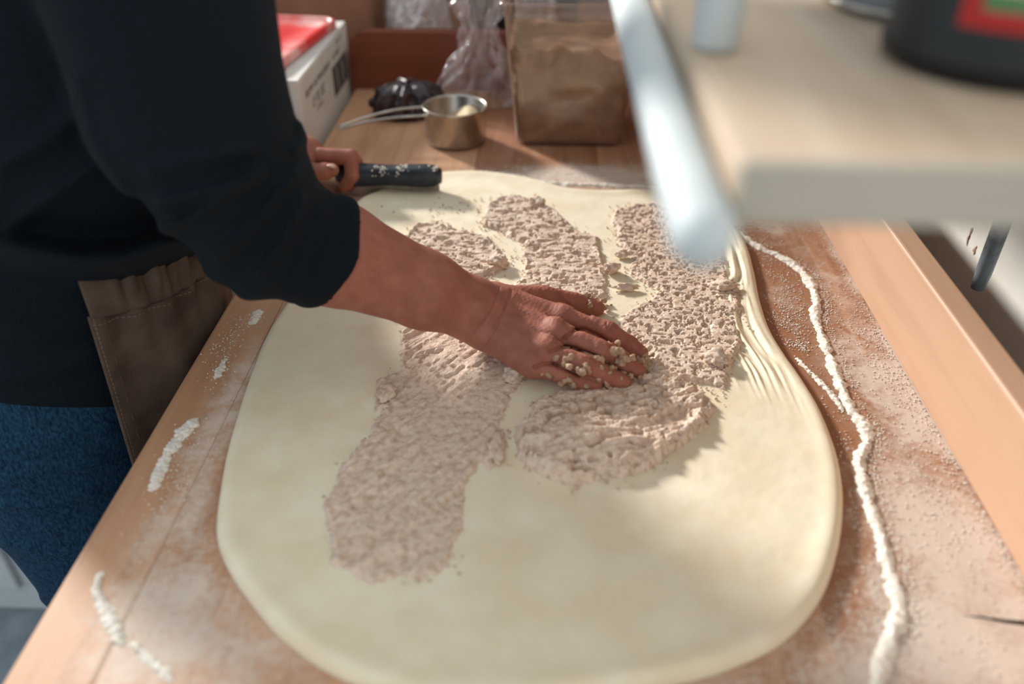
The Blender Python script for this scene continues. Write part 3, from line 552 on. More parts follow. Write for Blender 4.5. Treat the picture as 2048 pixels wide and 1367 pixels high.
# ================================================================== white printed box beside the bench
bx = empty('printed_box', (-.50, 1.44, T - .10), 'white cardboard box with grey printing, standing beside the bench end', 'box')
BX0, BX1, BY0, BY1, BZ0, BZ1 = -.63, -.384, 1.270, 1.632, T - .10, T + .118
box('box_body', (BX0, BY0, BZ0), (BX1, BY1, BZ1), M['carton'], bx, .0025)
box('box_flap', (BX0 + .002, BY0 + .001, BZ1), (BX1 - .001, (BY0 + BY1) / 2 - .001, BZ1 + .0022), M['carton'], bx, .0008)
box('box_flap', (BX0 + .002, (BY0 + BY1) / 2 + .001, BZ1), (BX1 - .001, BY1 - .001, BZ1 + .0022), M['carton'], bx, .0008)
def glyph_row(y0, y1, z, hgt, n, seed):
    """a row of small blurred letter strokes printed on the side of the box"""
    rg = np.random.default_rng(seed); V = []; Fs = []
    step = (y1 - y0) / n
    def q(ya, yb, za, zb):
        k = len(V); V.extend([(BX1 + .0004, ya, za), (BX1 + .0004, yb, za), (BX1 + .0004, yb, zb), (BX1 + .0004, ya, zb)]); Fs.append((k, k + 1, k + 2, k + 3))
    for i in range(n):
        if rg.random() < .12: continue
        a = y0 + i * step; w = step * .72; s = hgt * .16
        q(a, a + w * .24, z, z + hgt)
        t = rg.integers(0, 4)
        if t != 0: q(a + w * .24, a + w, z + hgt - s, z + hgt)
        if t in (1, 2): q(a + w * .24, a + w * .8, z + hgt * .45, z + hgt * .45 + s)
        if t in (0, 2): q(a + w * .24, a + w, z, z + s)
        if t in (1, 3): q(a + w * .74, a + w, z + hgt * (.45 if t == 1 else 0), z + hgt - s)
    return under(mesh_np('printed_line', V, Fs, M['print'], None, False), bx)
glyph_row(1.300, 1.482, T + .082, .011, 22, 1); glyph_row(1.335, 1.420, T + .056, .016, 9, 2); glyph_row(1.352, 1.400, T + .042, .008, 9, 3)
glyph_row(1.500, 1.560, T + .084, .010, 9, 4); glyph_row(1.535, 1.580, T + .103, .007, 8, 5)
box('printed_panel', (BX1 - .0002, 1.485, T + .022), (BX1 + .0005, 1.600, T + .074), M['print'], bx)
for k in range(9): box('panel_stripe', (BX1, 1.492 + k * .0118, T + .028), (BX1 + .0009, 1.4945 + k * .0118, T + .068), M['labelwhite'], bx).data.materials[0] = M['carton'] if k in (2, 6) else M['print']
st = empty('side_stand', (-.52, 1.45, 0), 'white enamel stand beside the bench carrying the printed box', 'stand')
box('stand_top', (-.72, 1.22, T - .13), (-.376, 1.66, T - .101), M['whitepaint'], st, .004)
for xx in (-.70, -.40):
    for yy in (1.25, 1.63): box('leg', (xx - .015, yy - .015, 0), (xx + .015, yy + .015, T - .13), M['whitepaint'], st, .002)
# red lid lying on the box
LC = np.array([-.500, 1.455, BZ1 + .003])
def lidring(hx, hy, z, r=.025): p = rrect(-hx, hx, -hy, hy, r, 8); return np.column_stack([p, np.full(len(p), z)])
lid = empty('red_lid', LC, 'red plastic lid dusted with flour on top of the white box', 'lid')
loft('lid_panel', [lidring(.085, .145, .004), lidring(.085, .145, .010), lidring(.078, .138, .012), lidring(.074, .134, .008), lidring(.03, .08, .0085), lidring(.002, .002, .0088, .001)], M['red'], lid, True, True)
loft('lid_rim', [lidring(.086, .146, .0005), lidring(.093, .153, .0005), lidring(.095, .155, .004), lidring(.095, .155, .012), lidring(.091, .151, .016), lidring(.087, .147, .014), lidring(.085, .145, .006)], M['red'], lid, True, False)
lid.rotation_euler = (0, 0, math.radians(-7))
# folded foil wrapper between the lid and the box edge
pts = []
wr0 = PX(556, 100, -.42)
for i, t in enumerate(np.linspace(0, 1, 14)):
    pts.append([np.array([-.425 + .006 * math.sin(i * 1.9), 1.24 + .05 * t, BZ1 + .003 + .030 * u_ + .006 * math.sin(i * 2.3 + u_ * 4)]) for u_ in np.linspace(0, 1, 8)])
o = loft('foil_wrapper', pts, M['whitepaint'], None, False, False); sm = o.modifiers.new('solid', 'SOLIDIFY'); sm.thickness = .0012
tag(o, 'crumpled white foil wrapper standing on the white box edge beside the lid', 'wrapper')

# ================================================================== overhead shelf on the wall
ZS = .385
sh = empty('wall_shelf', (.30, 1.0, T + ZS), 'pale wooden shelf over the bench with a white front rail', 'shelf')
box('shelf_board', (.072, .290, T + ZS + .003), (WX - .001, 1.70, T + ZS + .024), M['shelf'], sh, .003)
box('end_lipping', (.072, .283, T + ZS + .001), (WX - .001, .2895, T + ZS + .026), M['shelfedge'], sh, .002)
tube('front_rail', [(.060, .262, T + ZS + .001), (.060, .268, T + ZS + .001), (.060, .275, T + ZS + .001), (.060, .6, T + ZS + .002), (.060, 1.1, T + ZS + .002), (.060, 1.70, T + ZS + .002)], [.004, .0105, .0128, .0135, .0145, .0145], M['whitepaint'], sh, 20)
for o in [c for c in sh.children if c.name.startswith('front_rail')]: o.matrix_parent_inverse = Matrix.Translation(-sh.location)
for yy in (.80, 1.5):
    b0 = np.array([.484, yy, T + .052])
    t_ = tube('support_tube', [b0, b0 + (0, 0, .02), b0 + (0, 0, .085), b0 + (0, 0, ZS - .06), b0 + (0, 0, ZS - .050)], [.0072, .0085, .009, .0092, .0092], M['darksteel'], None, 18)
    under(t_, sh)
    box('wall_clip', (.484, yy - .008, T + .20), (WX, yy + .008, T + .23), M['darksteel'], sh, .001)
# black lidded jar with a red-framed label
JC = np.array([.224, .420, T + ZS + .0245])
jar = empty('black_jar', JC, 'round black jar with a red, cream and green label on the shelf', 'jar')
lathe('jar_body', [(.001, .001), (.052, .0), (.0565, .003), (.0575, .008), (.0575, .012), (.0555, .015), (.0555, .100), (.050, .112), (.001, .112)], (0, 0, 0), M['jar'], jar, 56)
lathe('jar_cap', [(.001, .112), (.053, .1125), (.054, .116), (.054, .134), (.051, .138), (.001, .138)], (0, 0, 0), M['jar'], jar, 56)
def wrap(name, a0, a1, z0, z1, r, m):
    a = np.linspace(a0, a1, 20); rows = [np.column_stack([r * np.cos(a), r * np.sin(a), np.full(20, z)]) for z in (z0, z1)]
    return loft(name, rows, m, jar, False, False)
A0, A1 = math.radians(-141), math.radians(-50)
wrap('label_frame', A0, A1, .025, .086, .0559, M['labelred']); wrap('label_panel', A0 + .16, A1 - .16, .033, .078, .0562, M['labelwhite']); wrap('label_stripe', A0 + .16, A1 - .16, .0335, .040, .0565, M['labelgreen'])
tin = empty('steel_tin', (.219, .530, T + ZS + .0245), 'round steel tin behind the black jar on the shelf', 'tin')
lathe('tin_body', [(.001, .0015), (.047, .0), (.0495, .003), (.0495, .034), (.0475, .034), (.0475, .004), (.001, .003)], (0, 0, 0), M['darksteel'], tin, 48)
for zz in (.004, .017, .033): lathe('tin_bead', [(.0492, zz - .002), (.0512, zz - .001), (.0512, zz + .001), (.0492, zz + .002)], (0, 0, 0), M['steel'], tin, 48)
wt = empty('white_bottle', (.0865, .435, T + ZS + .0245), 'slim white plastic bottle standing at the shelf front beside the rail', 'bottle')
lathe('bottle_body', [(.001, .001), (.010, .0), (.0120, .003), (.0122, .060), (.009, .070), (.001, .070)], (0, 0, 0), M['whitepaint'], wt, 40)
lathe('bottle_cap', [(.001, .070), (.0085, .0702), (.0095, .073), (.0085, .088), (.001, .089)], (0, 0, 0), M['whitepaint'], wt, 40)
# white cabinet on the floor beyond the person
cab = empty('white_cabinet', (-1.35, 1.40, 0), 'white enamel floor cabinet standing on the grey floor behind the person', 'cabinet')
box('cabinet_body', (-1.70, 1.03, .0), (-.98, 1.75, .86), M['whitepaint'], cab, .006); box('cabinet_top', (-1.72, 1.01, .86), (-.96, 1.77, .89), M['whitepaint'], cab, .004)
d = box('cabinet_door', (-1.66, 1.016, .08), (-1.02, 1.029, .82), M['whitepaint'], cab, .004)
box('door_handle', (-1.08, .995, .40), (-1.06, 1.017, .56), M['steel'], cab, .003)
# ================================================================== person
def seg(p, a, b, ra, rb, flat=None):
    a = np.asarray(a, np.float32); b = np.asarray(b, np.float32); ab = b - a; q = p - a
    t = np.clip((q @ ab) / (ab @ ab), 0, 1); v = q - t[..., None] * ab
    if flat is not None:
        nv, k = np.asarray(flat[0], np.float32), flat[1]; nv = nv / np.linalg.norm(nv); e = v @ nv; v = v + np.multiply.outer(e * (k - 1), nv)
    return np.sqrt((v * v).sum(-1)) - (ra + (rb - ra) * t)
def ell(p, c, r):
    q = p - np.asarray(c, np.float32); r = np.asarray(r, np.float32); k0 = np.sqrt(((q / r) ** 2).sum(-1)); k1 = np.sqrt(((q / r ** 2) ** 2).sum(-1)) + 1e-9
    return k0 * (k0 - 1) / k1
def smin(a, b, k):
    h = np.clip(.5 + .5 * (b - a) / k, 0, 1); return b + (a - b) * h - k * h * (1 - h)
def grid(lo, hi, h):
    ax = [np.arange(l, u, h, dtype=np.float32) for l, u in zip(lo, hi)]
    return np.stack(np.meshgrid(*ax, indexing='ij'), -1)
def solve(field, lo, hi, h, st=4, band=.014):
    """evaluate coarsely, then finely near the surface only"""
    n = [int(math.ceil((u - l) / (h * st))) for l, u in zip(lo, hi)]
    lo = np.array(lo, float)
    cax = [lo[i] + (np.arange(n[i], dtype=np.float32) + .5) * h * st - h * .5 for i in range(3)]
    fc = field(np.stack(np.meshgrid(*cax, indexing='ij'), -1).reshape(-1, 3).astype(np.float32)).reshape(n)
    Fv = fc.repeat(st, 0).repeat(st, 1).repeat(st, 2); m = np.argwhere(np.abs(Fv) < band + h * st)
    Fv[tuple(m.T)] = field((lo + m * h).astype(np.float32)); return nets(Fv, lo, h)
def nets(Fv, lo, h):
    S = Fv < 0; nx, ny, nz = Fv.shape
    cnt = np.zeros((nx - 1, ny - 1, nz - 1), np.int8)
    offs = [(i, j, k) for i in (0, 1) for j in (0, 1) for k in (0, 1)]
    for i, j, k in offs: cnt += S[i:nx - 1 + i, j:ny - 1 + j, k:nz - 1 + k]
    I = np.argwhere((cnt > 0) & (cnt < 8)); idx = np.full(cnt.shape, -1, np.int32); idx[tuple(I.T)] = np.arange(len(I))
    vals = np.stack([Fv[I[:, 0] + i, I[:, 1] + j, I[:, 2] + k] for i, j, k in offs], 1); co = np.array(offs, float)
    acc = np.zeros((len(I), 3)); n = np.zeros(len(I))
    for a in range(8):
        for b in range(a + 1, 8):
            if np.abs(co[a] - co[b]).sum() != 1: continue
            va, vb = vals[:, a], vals[:, b]; m = (va < 0) != (vb < 0); t = np.where(m, va / np.where(m, va - vb, 1), 0)
            acc += np.where(m[:, None], co[a] + t[:, None] * (co[b] - co[a]), 0); n += m
    V = (I + acc / n[:, None]) * h + np.array(lo); quads = []
    for ax in range(3):
        sl = [slice(None)] * 3; sl2 = [slice(None)] * 3; sl[ax] = slice(0, -1); sl2[ax] = slice(1, None)
        A, B = S[tuple(sl)], S[tuple(sl2)]; E_ = np.argwhere(A != B); u, v = [(1, 2), (2, 0), (0, 1)][ax]
        ok = (E_[:, u] > 0) & (E_[:, v] > 0) & (E_[:, u] < Fv.shape[u] - 1) & (E_[:, v] < Fv.shape[v] - 1); E_ = E_[ok]
        def cell(du, dv):
            q = E_.copy(); q[:, u] += du; q[:, v] += dv; return idx[tuple(q.T)]
        Q = np.stack([cell(-1, -1), cell(0, -1), cell(0, 0), cell(-1, 0)], 1); fl = ~S[tuple(E_.T)]
        Q[fl] = Q[fl][:, ::-1]; quads.append(Q)
    Q = np.concatenate(quads); Q = Q[(Q >= 0).all(1)]
    return V, Q
def line_px(px, py, pts):
    """distance in pixels to a polyline"""
    d = np.full(px.shape, 1e9, np.float32)
    for (ax, ay), (bx_, by) in zip(pts[:-1], pts[1:]):
        ex, ey = bx_ - ax, by - ay; t = np.clip(((px - ax) * ex + (py - ay) * ey) / (ex * ex + ey * ey), 0, 1)
        d = np.minimum(d, np.hypot(px - ax - t * ex, py - ay - t * ey))
    return d

# ---- joints
SR, ERt = U(290, -130, .57), U(530, 462, .755)
WRa, WRb = P(988, 606, .052), P(976, 662, .044)
FA = U(668, 507, .795); FM = U(850, 580, .838)
SL = np.array([-.36, .885, T + .43]); ELb = np.array([-.52, .995, T + .20]); WL = np.array([-.385, 1.085, T + .075])
PC_ = np.array([-.555, .80, T])
up_hand = np.array([0, -.25, 1.0])
FING = {'index': ([(1128, 634, .048), (1216, 664, .041), (1257, 688, .027), (1282, 705, .0195)], [.0135, .0108, .0095, .0078]),
        'middle': ([(1110, 666, .051), (1203, 697, .045), (1247, 724, .029), (1277, 742, .0195)], [.0138, .0112, .0098, .0080]),
        'ring': ([(1092, 700, .046), (1170, 726, .040), (1216, 750, .027), (1248, 764, .019)], [.0130, .0105, .0092, .0076]),
        'little': ([(1066, 728, .037), (1122, 746, .031), (1158, 760, .023), (1192, 771, .0175)], [.0118, .0094, .0083, .0070])}
THUMB = ([(1020, 604, .046), (1086, 598, .036), (1150, 606, .0245), (1194, 616, .0195)], [.019, .0150, .0118, .0090])
def hand_right():
    h = .00125; lo = np.array([-.235, .58, T + .0]); hi = np.array([.125, .86, T + .235])
    return solve(field_hand_right, lo, hi, h)
def field_hand_right(p):
    # forearm
    f = seg(p, ERt, FA, .053, .050); f = smin(f, seg(p, FA, FM, .0495, .0385), .01)
    wm = (WRa + WRb) / 2
    f = smin(f, seg(p, FM, wm, .0385, .0285), .012)
    w = smin(seg(p, WRa + (WRa - WRb) * -.12, WRb + (WRa - WRb) * .12, .0235, .0225), seg(p, FM * .25 + wm * .75, wm, .031, .027), .012)
    f = smin(f, w, .014)
    del w
    # palm
    mc = {k: P(*v[0][0]) for k, v in FING.items()}
    for k, st, r0 in (('index', WRa, .023), ('middle', WRa * .6 + WRb * .4, .023), ('ring', WRa * .3 + WRb * .7, .022), ('little', WRb, .021)):
        f = smin(f, seg(p, st, mc[k] - np.array([0, 0, .002]), r0, .0138, (up_hand, 1.12)), .010)
    # thumb root web
    th = [P(*q) for q in THUMB[0]]
    t = seg(p, th[0], th[1], THUMB[1][0], THUMB[1][1]); t = smin(t, seg(p, th[1], th[2], THUMB[1][1], THUMB[1][2]), .004); t = smin(t, seg(p, th[2], th[3], THUMB[1][2], THUMB[1][3]), .003)
    f = smin(f, t, .007)
    # fingers, each apart from its neighbour, rooted in the palm
    fg = None
    for k, (js, rr) in FING.items():
        j = [P(*q) for q in js]; g_ = None
        for i in range(3):
            s_i = seg(p, j[i], j[i + 1], rr[i], rr[i + 1]); g_ = s_i if g_ is None else smin(g_, s_i, .003)
        kn = np.sqrt(((p - j[1].astype(np.float32)) ** 2).sum(-1)) - rr[1] * 1.07; g_ = smin(g_, kn, .004)
        kn = np.sqrt(((p - (j[0] + (0, 0, .002)).astype(np.float32)) ** 2).sum(-1)) - rr[0] * .98; g_ = smin(g_, kn, .006)
        fg = g_ if fg is None else smin(fg, g_, .0012)
    f = smin(f, fg, .006)
    # skin folds: creases at wrist and knuckles, tendons, hollows between the knuckles
    x, y, d = proj(p)
    top_ = sst(T + .018, T + .03, p[..., 2])
    def gr(pts, amp, wpx): nonlocal f; f = f + amp * np.exp(-(line_px(x, y, pts) / wpx) ** 2) * top_
    gr([(997, 576), (990, 610), (972, 640), (950, 668)], .0016, 3.2); gr([(1022, 582), (1010, 620), (992, 652), (968, 690)], .0018, 3.2)
    for a, b in (((1213, 646), (1224, 684)), ((1219, 648), (1230, 686)), ((1225, 651), (1234, 688))): gr([a, b], .0013, 2.0)
    for a, b in (((1200, 684), (1212, 716)), ((1206, 685), (1217, 716))): gr([a, b], .0012, 2.0)
    for a, b in (((1166, 714), (1175, 742)), ((1172, 715), (1181, 742)), ((1116, 736), (1126, 760)), ((1122, 738), (1132, 762)), ((1128, 740), (1137, 764))): gr([a, b], .0011, 2.0)
    gr([(1254, 675), (1266, 705)], .0008, 2); gr([(1245, 708), (1256, 738)], .0008, 2)
    # folds between neighbouring finger roots
    gr([(1128, 676), (1148, 660), (1168, 658), (1192, 668), (1218, 682)], .0042, 4); gr([(1100, 702), (1124, 694), (1146, 694), (1172, 704), (1196, 716)], .0042, 4); gr([(1070, 734), (1086, 727), (1108, 727), (1128, 736), (1158, 750)], .0042, 4)
    gr([(1118, 590), (1126, 602), (1150, 618), (1180, 632)], .0022, 4)
    # tendons and knuckle domes
    gr([(1010, 612), (1060, 620), (1120, 634)], -.0014, 9); gr([(1005, 628), (1060, 646), (1106, 664)], -.0014, 9); gr([(1000, 645), (1050, 672), (1090, 698)], -.0012, 9)
    gr([(1050, 632), (1100, 650)], .0010, 8); gr([(1050, 660), (1092, 680)], .0010, 8)
    f = f + .00035 * np.sin(x * .55 + 2 * np.sin(y * .21)) * np.sin(y * .6 + 1.7 * np.sin(x * .17)) * sst(990, 1040, x)
    return f
VH, QH = hand_right()

HYL = 1.118
LF = {'index': ([(596, 326, 1.135), (640, 312, 1.112), (702, 314, 1.112), (704, 352, 1.100), (690, 372, 1.104)], [.0135, .0120, .0112, .0100, .0088]),
      'middle': ([(590, 322, 1.155), (650, 314, 1.132), (710, 324, 1.128), (710, 356, 1.116), (698, 372, 1.118)], [.0135, .0118, .0112, .0100, .0088]),
      'ring': ([(590, 326, 1.172), (650, 318, 1.150), (706, 330, 1.146), (706, 356, 1.136), (694, 368, 1.138)], [.013, .0115, .0108, .0096, .0084]),
      'little': ([(590, 332, 1.188), (640, 326, 1.168), (690, 336, 1.162), (692, 354, 1.154), (684, 364, 1.156)], [.012, .0105, .0096, .0088, .0078]),
      'thumb': ([(590, 362, 1.100), (622, 346, 1.086), (650, 342, 1.084), (664, 340, 1.086)], [.0165, .0140, .0118, .0098])}
def hand_left():
    h = .0015; lo = np.array([-.46, 1.03, T + .006]); hi = np.array([-.235, 1.23, T + .16])
    return solve(field_hand_left, lo, hi, h)
def field_hand_left(p):
    f = seg(p, ELb * .55 + WL * .45, WL, .040, .029)
    pc = np.array([-.352, 1.125, T + .058]); f = smin(f, seg(p, WL, pc, .028, .027), .015); f = smin(f, ell(p, pc, (.034, .042, .026)), .012)
    for k, (js, rr) in LF.items():
        j = [PY(*q) for q in js]; g_ = None
        for i in range(len(j) - 1):
            s_i = seg(p, j[i], j[i + 1], rr[i], rr[i + 1]); g_ = s_i if g_ is None else smin(g_, s_i, .0025)
        f = smin(f, g_, .0022 if k != 'thumb' else .0016)
    return f
VL, QL = hand_left()

def torso_field(p, e):
    """trunk and hips; e inflates for cloth"""
    f = ell(p, (-.560, .800, T - .01), (.148 + e, .168 + e, .17 + e)); f = smin(f, ell(p, (-.528, .800, T + .13), (.140 + e, .166 + e, .15 + e)), .05)
    f = smin(f, ell(p, (-.440, .770, T + .31), (.140 + e, .165 + e, .17 + e)), .07); f = smin(f, ell(p, (-.375, .770, T + .43), (.125 + e, .170 + e, .10 + e)), .06)
    return f
def body_core():
    h = .008; lo = np.array([-.80, .40, -.005]); hi = np.array([.10, 1.25, T + .82]); p = grid(lo, hi, h); e = -.012
    f = torso_field(p, e)
    for S_, E_, W_, in ((SR, ERt, FA), (SL, ELb, ELb * .5 + WL * .5)):
        f = smin(f, seg(p, np.array([-.36, .77, T + .43]) * .4 + S_ * .6, S_, .05, .048), .02); f = smin(f, seg(p, S_, E_, .048, .040), .02); f = smin(f, seg(p, E_, W_, .044, .040), .01)
    nk = np.array([-.285, .77, T + .53]); hd = np.array([-.175, .77, T + .655])
    f = smin(f, seg(p, (-.34, .77, T + .47), nk + (hd - nk) * .35, .062, .056), .03)
    f = smin(f, ell(p, hd, (.090, .077, .108)), .02); f = smin(f, ell(p, hd + (.050, 0, -.055), (.048, .052, .055)), .03)      # skull and jaw
    f = smin(f, seg(p, hd + (.086, 0, .0), hd + (.106, 0, -.028), .010, .015), .012)                                            # nose
    f = smin(f, seg(p, hd + (.078, -.018, -.062), hd + (.078, .018, -.062), .012, .012), .010)                                  # lips
    for sy in (-1, 1):
        f = smin(f, ell(p, hd + (-.005, .078 * sy, -.012), (.018, .010, .032)), .006)                                          # ears
        f = -smin(-f, np.sqrt(((p - (hd + (.096, .032 * sy, .008)).astype(np.float32)) ** 2).sum(-1)) - .016, .010) if False else f + .006 * np.exp(-((p - (hd + (.088, .032 * sy, .006)).astype(np.float32)) ** 2).sum(-1) / .016 ** 2)
    for yy in (.70, .90):
        f = smin(f, seg(p, (-.56, .8 + (yy - .8) * .85, T - .05), (-.55, yy, .50), .088, .060), .04); f = smin(f, seg(p, (-.55, yy, .50), (-.585, yy, .09), .058, .040), .03)
        f = smin(f, seg(p, (-.60, yy, .05), (-.46, yy, .035), .036, .028), .02)
    return nets(f, lo, h)
VB, QB = body_core()
V = np.concatenate([VH, VL, VB]); Q = np.concatenate([QH, QL + len(VH), QB + len(VH) + len(VL)])
person = mesh_np('person', V, Q, M['skin'])
tag(person, 'person in navy shirt, brown apron and jeans leaning over the bench, spreading filling by hand', 'person')

def cloth_shirt():
    h = .004; lo = np.array([-.76, .46, T - .12]); hi = np.array([-.10, 1.17, T + .56]); return solve(field_shirt, lo, hi, .003, 4, .02)
def field_shirt(p):
    f = torso_field(p, .004)
    x, y, d = proj(p)
    # body folds
    near = sst(.95, .80, p[..., 1]) if False else 1 - sst(.80, .95, p[..., 1])
    def fold(f, pts, amp, w, msk=1.0): return f - amp * np.exp(-(line_px(x, y, pts) / w) ** 2) * msk
    f = fold(f, [(-60, 470), (60, 505), (165, 522), (250, 516), (330, 486), (420, 470)], .034, 30, near); f = fold(f, [(0, 330), (110, 270), (160, 200)], .010, 24, near); f = fold(f, [(20, 450), (120, 380), (190, 330)], .010, 20, near)
    f = fold(f, [(-20, 640), (80, 660), (190, 640)], .007, 20, near); f = fold(f, [(0, 760), (120, 740), (200, 700)], .004, 18, near)
    # upper arms and sleeves
    MA = U(378, 220, .655); am = seg(p, SR, MA, .082, .077); am = smin(am, seg(p, MA, ERt, .077, .061), .01)
    HR = FA + (FA - ERt) / np.linalg.norm(FA - ERt) * -.004
    am = smin(am, seg(p, ERt, HR, .060, .0545), .012)
    for pts, amp, w in (([(317, 405), (425, 379), (505, 350)], .009, 12), ([(328, 456), (389, 435), (461, 379), (520, 352)], .010, 13), ([(435, 512), (512, 450), (553, 389), (590, 350)], .009, 13), ([(300, 340), (400, 318), (500, 300)], .005, 14),
                        ([(520, 545), (575, 470), (606, 400)], .008, 12), ([(590, 585), (628, 500), (648, 420)], .005, 10), ([(600, 250), (612, 275), (590, 300)], .005, 10), ([(150, 160), (180, 280), (250, 390)], .004, 18)):
        am = fold(am, pts, amp, w)
    am = am + .0022 * np.sin(x * .05 + y * .03 + 1.5 * np.sin(y * .021)) * sst(330, 460, y)
    ax = (HR - ERt) / np.linalg.norm(HR - ERt)
    cut = (p - HR.astype(np.float32)) @ ax.astype(np.float32) + .002 * np.sin(y * .045)
    am = np.maximum(am, cut - .004)
    hem = np.abs(cut + .016) ; am = am - .0014 * np.exp(-((cut + .004) / .006) ** 2) + .0012 * np.exp(-((cut + .019) / .004) ** 2)
    f = smin(f, am, .022)
    al = seg(p, SL, ELb, .072, .056); HL = ELb * .40 + WL * .60; al = smin(al, seg(p, ELb, HL, .058, .048), .012)
    axl = (WL - ELb) / np.linalg.norm(WL - ELb); al = np.maximum(al, (p - HL.astype(np.float32)) @ axl.astype(np.float32))
    f = smin(f, al, .03)
    # hem low on the hips
    f = np.maximum(f, (T - .068 + .010 * np.sin(p[..., 1] * 18)) - p[..., 2])
    nkp = np.array([-.275, .80, T + .545], np.float32); nd = np.array([.6, 0, .8], np.float32)
    f = smin(f, seg(p, (-.36, .77, T + .45), (-.30, .77, T + .515), .085, .070), .03)
    return f
Vs, Qs = cloth_shirt(); shirt = mesh_np('shirt', Vs, Qs, M['shirt'], person); shirt['label'] = 'navy jersey shirt with three-quarter sleeves'
def cloth_jeans():
    h = .006; lo = np.array([-.80, .54, .03]); hi = np.array([-.34, 1.06, T + .08]); return solve(field_jeans, lo, hi, .0045, 4, .02)
def field_jeans(p):
    f = ell(p, (-.565, .800, T - .03), (.148, .168, .16))
    x, y, d = proj(p)
    for yy in (.70, .90):
        f = smin(f, seg(p, (-.575, .8 + (yy - .8) * .9, T - .10), (-.555, yy, .50), .108, .078), .05); f = smin(f, seg(p, (-.555, yy, .50), (-.59, yy, .07), .074, .066), .03)
    for pts, amp, w in (([(0, 1010), (90, 1012), (190, 985)], .006, 10), ([(0, 1085), (80, 1108), (160, 1105)], .006, 10), ([(0, 890), (110, 880), (215, 850)], .004, 14), ([(20, 1160), (60, 1190), (100, 1210)], .004, 9), ([(0, 960), (100, 945), (200, 920)], .003, 10)):
        f = f - amp * np.exp(-(line_px(x, y, pts) / w) ** 2)
    return np.maximum(f, .065 - p[..., 2])
Vj, Qj = cloth_jeans(); jeans = mesh_np('jeans', Vj, Qj, M['jeans'], person); jeans['label'] = 'worn dark blue denim jeans'
# pocket seam on the jeans
for yy in (.70, .90):
    p = grid((-.72, yy - .08, .0), (-.40, yy + .08, .12), .005); f = smin(seg(p, (-.60, yy, .048), (-.47, yy, .036), .044, .036), seg(p, (-.60, yy, .06), (-.595, yy, .10), .042, .044), .02); f = np.maximum(f, .002 - p[..., 2])
    v_, q_ = nets(f, (-.72, yy - .08, .0), .005); mesh_np('shoe', v_, q_, M['shoe'], person)
p = grid((-.31, .65, T + .53), (-.05, .89, T + .80), .005); hd = np.array([-.175, .77, T + .655])
f = ell(p, hd + (-.012, 0, .012), (.098, .087, .112)); f = np.maximum(f, -(ell(p, hd + (.085, 0, -.05), (.085, .075, .10)))); f = smin(f, ell(p, hd + (-.085, 0, -.02), (.045, .045, .045)), .02); f = f + .0025 * np.sin(p[..., 1] * 220) * np.sin(p[..., 0] * 40)
v_, q_ = nets(f, (-.31, .65, T + .53), .005); mesh_np('hair', v_, q_, M['hair'], person)
# thumbnail of the far hand
tn = PY(662, 333, 1.078); rock('nail', tn, (.0075, .004, .0035), M['nail'], person, 3, .3, .02, 2)

# ---- apron: gathered band and hanging sheet with a stitched side edge
ctr_ = np.array([-.555, .800]); AA, BB = .170, .190
def plan(a, off=0.0): return ctr_[0] + (AA + off) * np.cos(a), ctr_[1] + (BB + off) * np.sin(a)
a0, a1 = math.radians(-48), math.radians(62)
U_ = np.linspace(0, 1, 150); an = a0 + (a1 - a0) * U_
def band_z(u): return T + .130 - .040 * np.sin(np.clip(u * 1.25, 0, 1) * math.pi / 2) ** 1.0
rows = []
for t in np.linspace(0, 1, 60):
    drop = .50 * t; flare = .018 * t
    wob = .006 * np.sin(an * 13 + .6) * (1 - np.exp(-t * 5)) + .004 * np.sin(an * 31 + 1.1) * math.exp(-t * 9)
    x, y = plan(an + math.radians(-7) * t * (1 - U_), wob + flare * (1 - U_ * .8)); x = np.minimum(x, XL - .006 - .002 * np.sin(an * 20)); rows.append(np.column_stack([x, y, band_z(U_) - .046 - drop]))
ap = loft('apron', rows, M['apron'], person, False, False); ap['label'] = 'taupe waist apron with gathered band'
sm = ap.modifiers.new('solid', 'SOLIDIFY'); sm.thickness = .002
rows = []
for t in np.linspace(0, 1, 16):
    g1 = np.sin(an * 46 + 2.2 * np.sin(an * 9) + 1.2 * math.sin(t * 3)) ; g2 = np.sin(an * 83 + t * 2)
    off = .004 + (.0042 * g1 + .0020 * g2) * (.35 + .65 * math.sin(math.pi * min(t * 1.1, 1))) * sst(.05, .16, U_) * min(1, t / .35) - .003 * (t > .95)
    x, y = plan(an, off); x = np.minimum(x, XL + .03 if False else -.362); 
    if t < .3: k_ = (1 - t / .3) * .045; x = x - k_ * np.cos(an); y = y - k_ * np.sin(an)
    rows.append(np.column_stack([x, y, band_z(U_) + .016 - .064 * t]))
bd_ = loft('waistband', rows, M['apron'], ap, False, False); sm = bd_.modifiers.new('solid', 'SOLIDIFY'); sm.thickness = .003
# stitch lines: a row of short threads along the side hem and under the band
def stitches(name, path, step=.0055, ln=.0036):
    path = np.array(path); s = np.r_[0, np.cumsum(np.linalg.norm(np.diff(path, axis=0), axis=1))]; Vt = []; Ft = []
    for q in np.arange(0, s[-1] - ln, step):
        a = np.array([np.interp(q, s, path[:, i]) for i in range(3)]); b = np.array([np.interp(q + ln, s, path[:, i]) for i in range(3)])
        d_ = b - a; d_ /= np.linalg.norm(d_); n1 = np.cross(d_, (0.3, -.8, .5)); n1 /= np.linalg.norm(n1); n2 = np.cross(d_, n1); k = len(Vt)
        for e in (a, b):
            for w in (n1, n2, -n1, -n2): Vt.append(e + w * .0006)
        Ft += [(k + i, k + (i + 1) % 4, k + 4 + (i + 1) % 4, k + 4 + i) for i in range(4)] + [(k, k + 3, k + 2, k + 1), (k + 4, k + 5, k + 6, k + 7)]
    return mesh_np(name, Vt, Ft, M['thread'], ap, False)
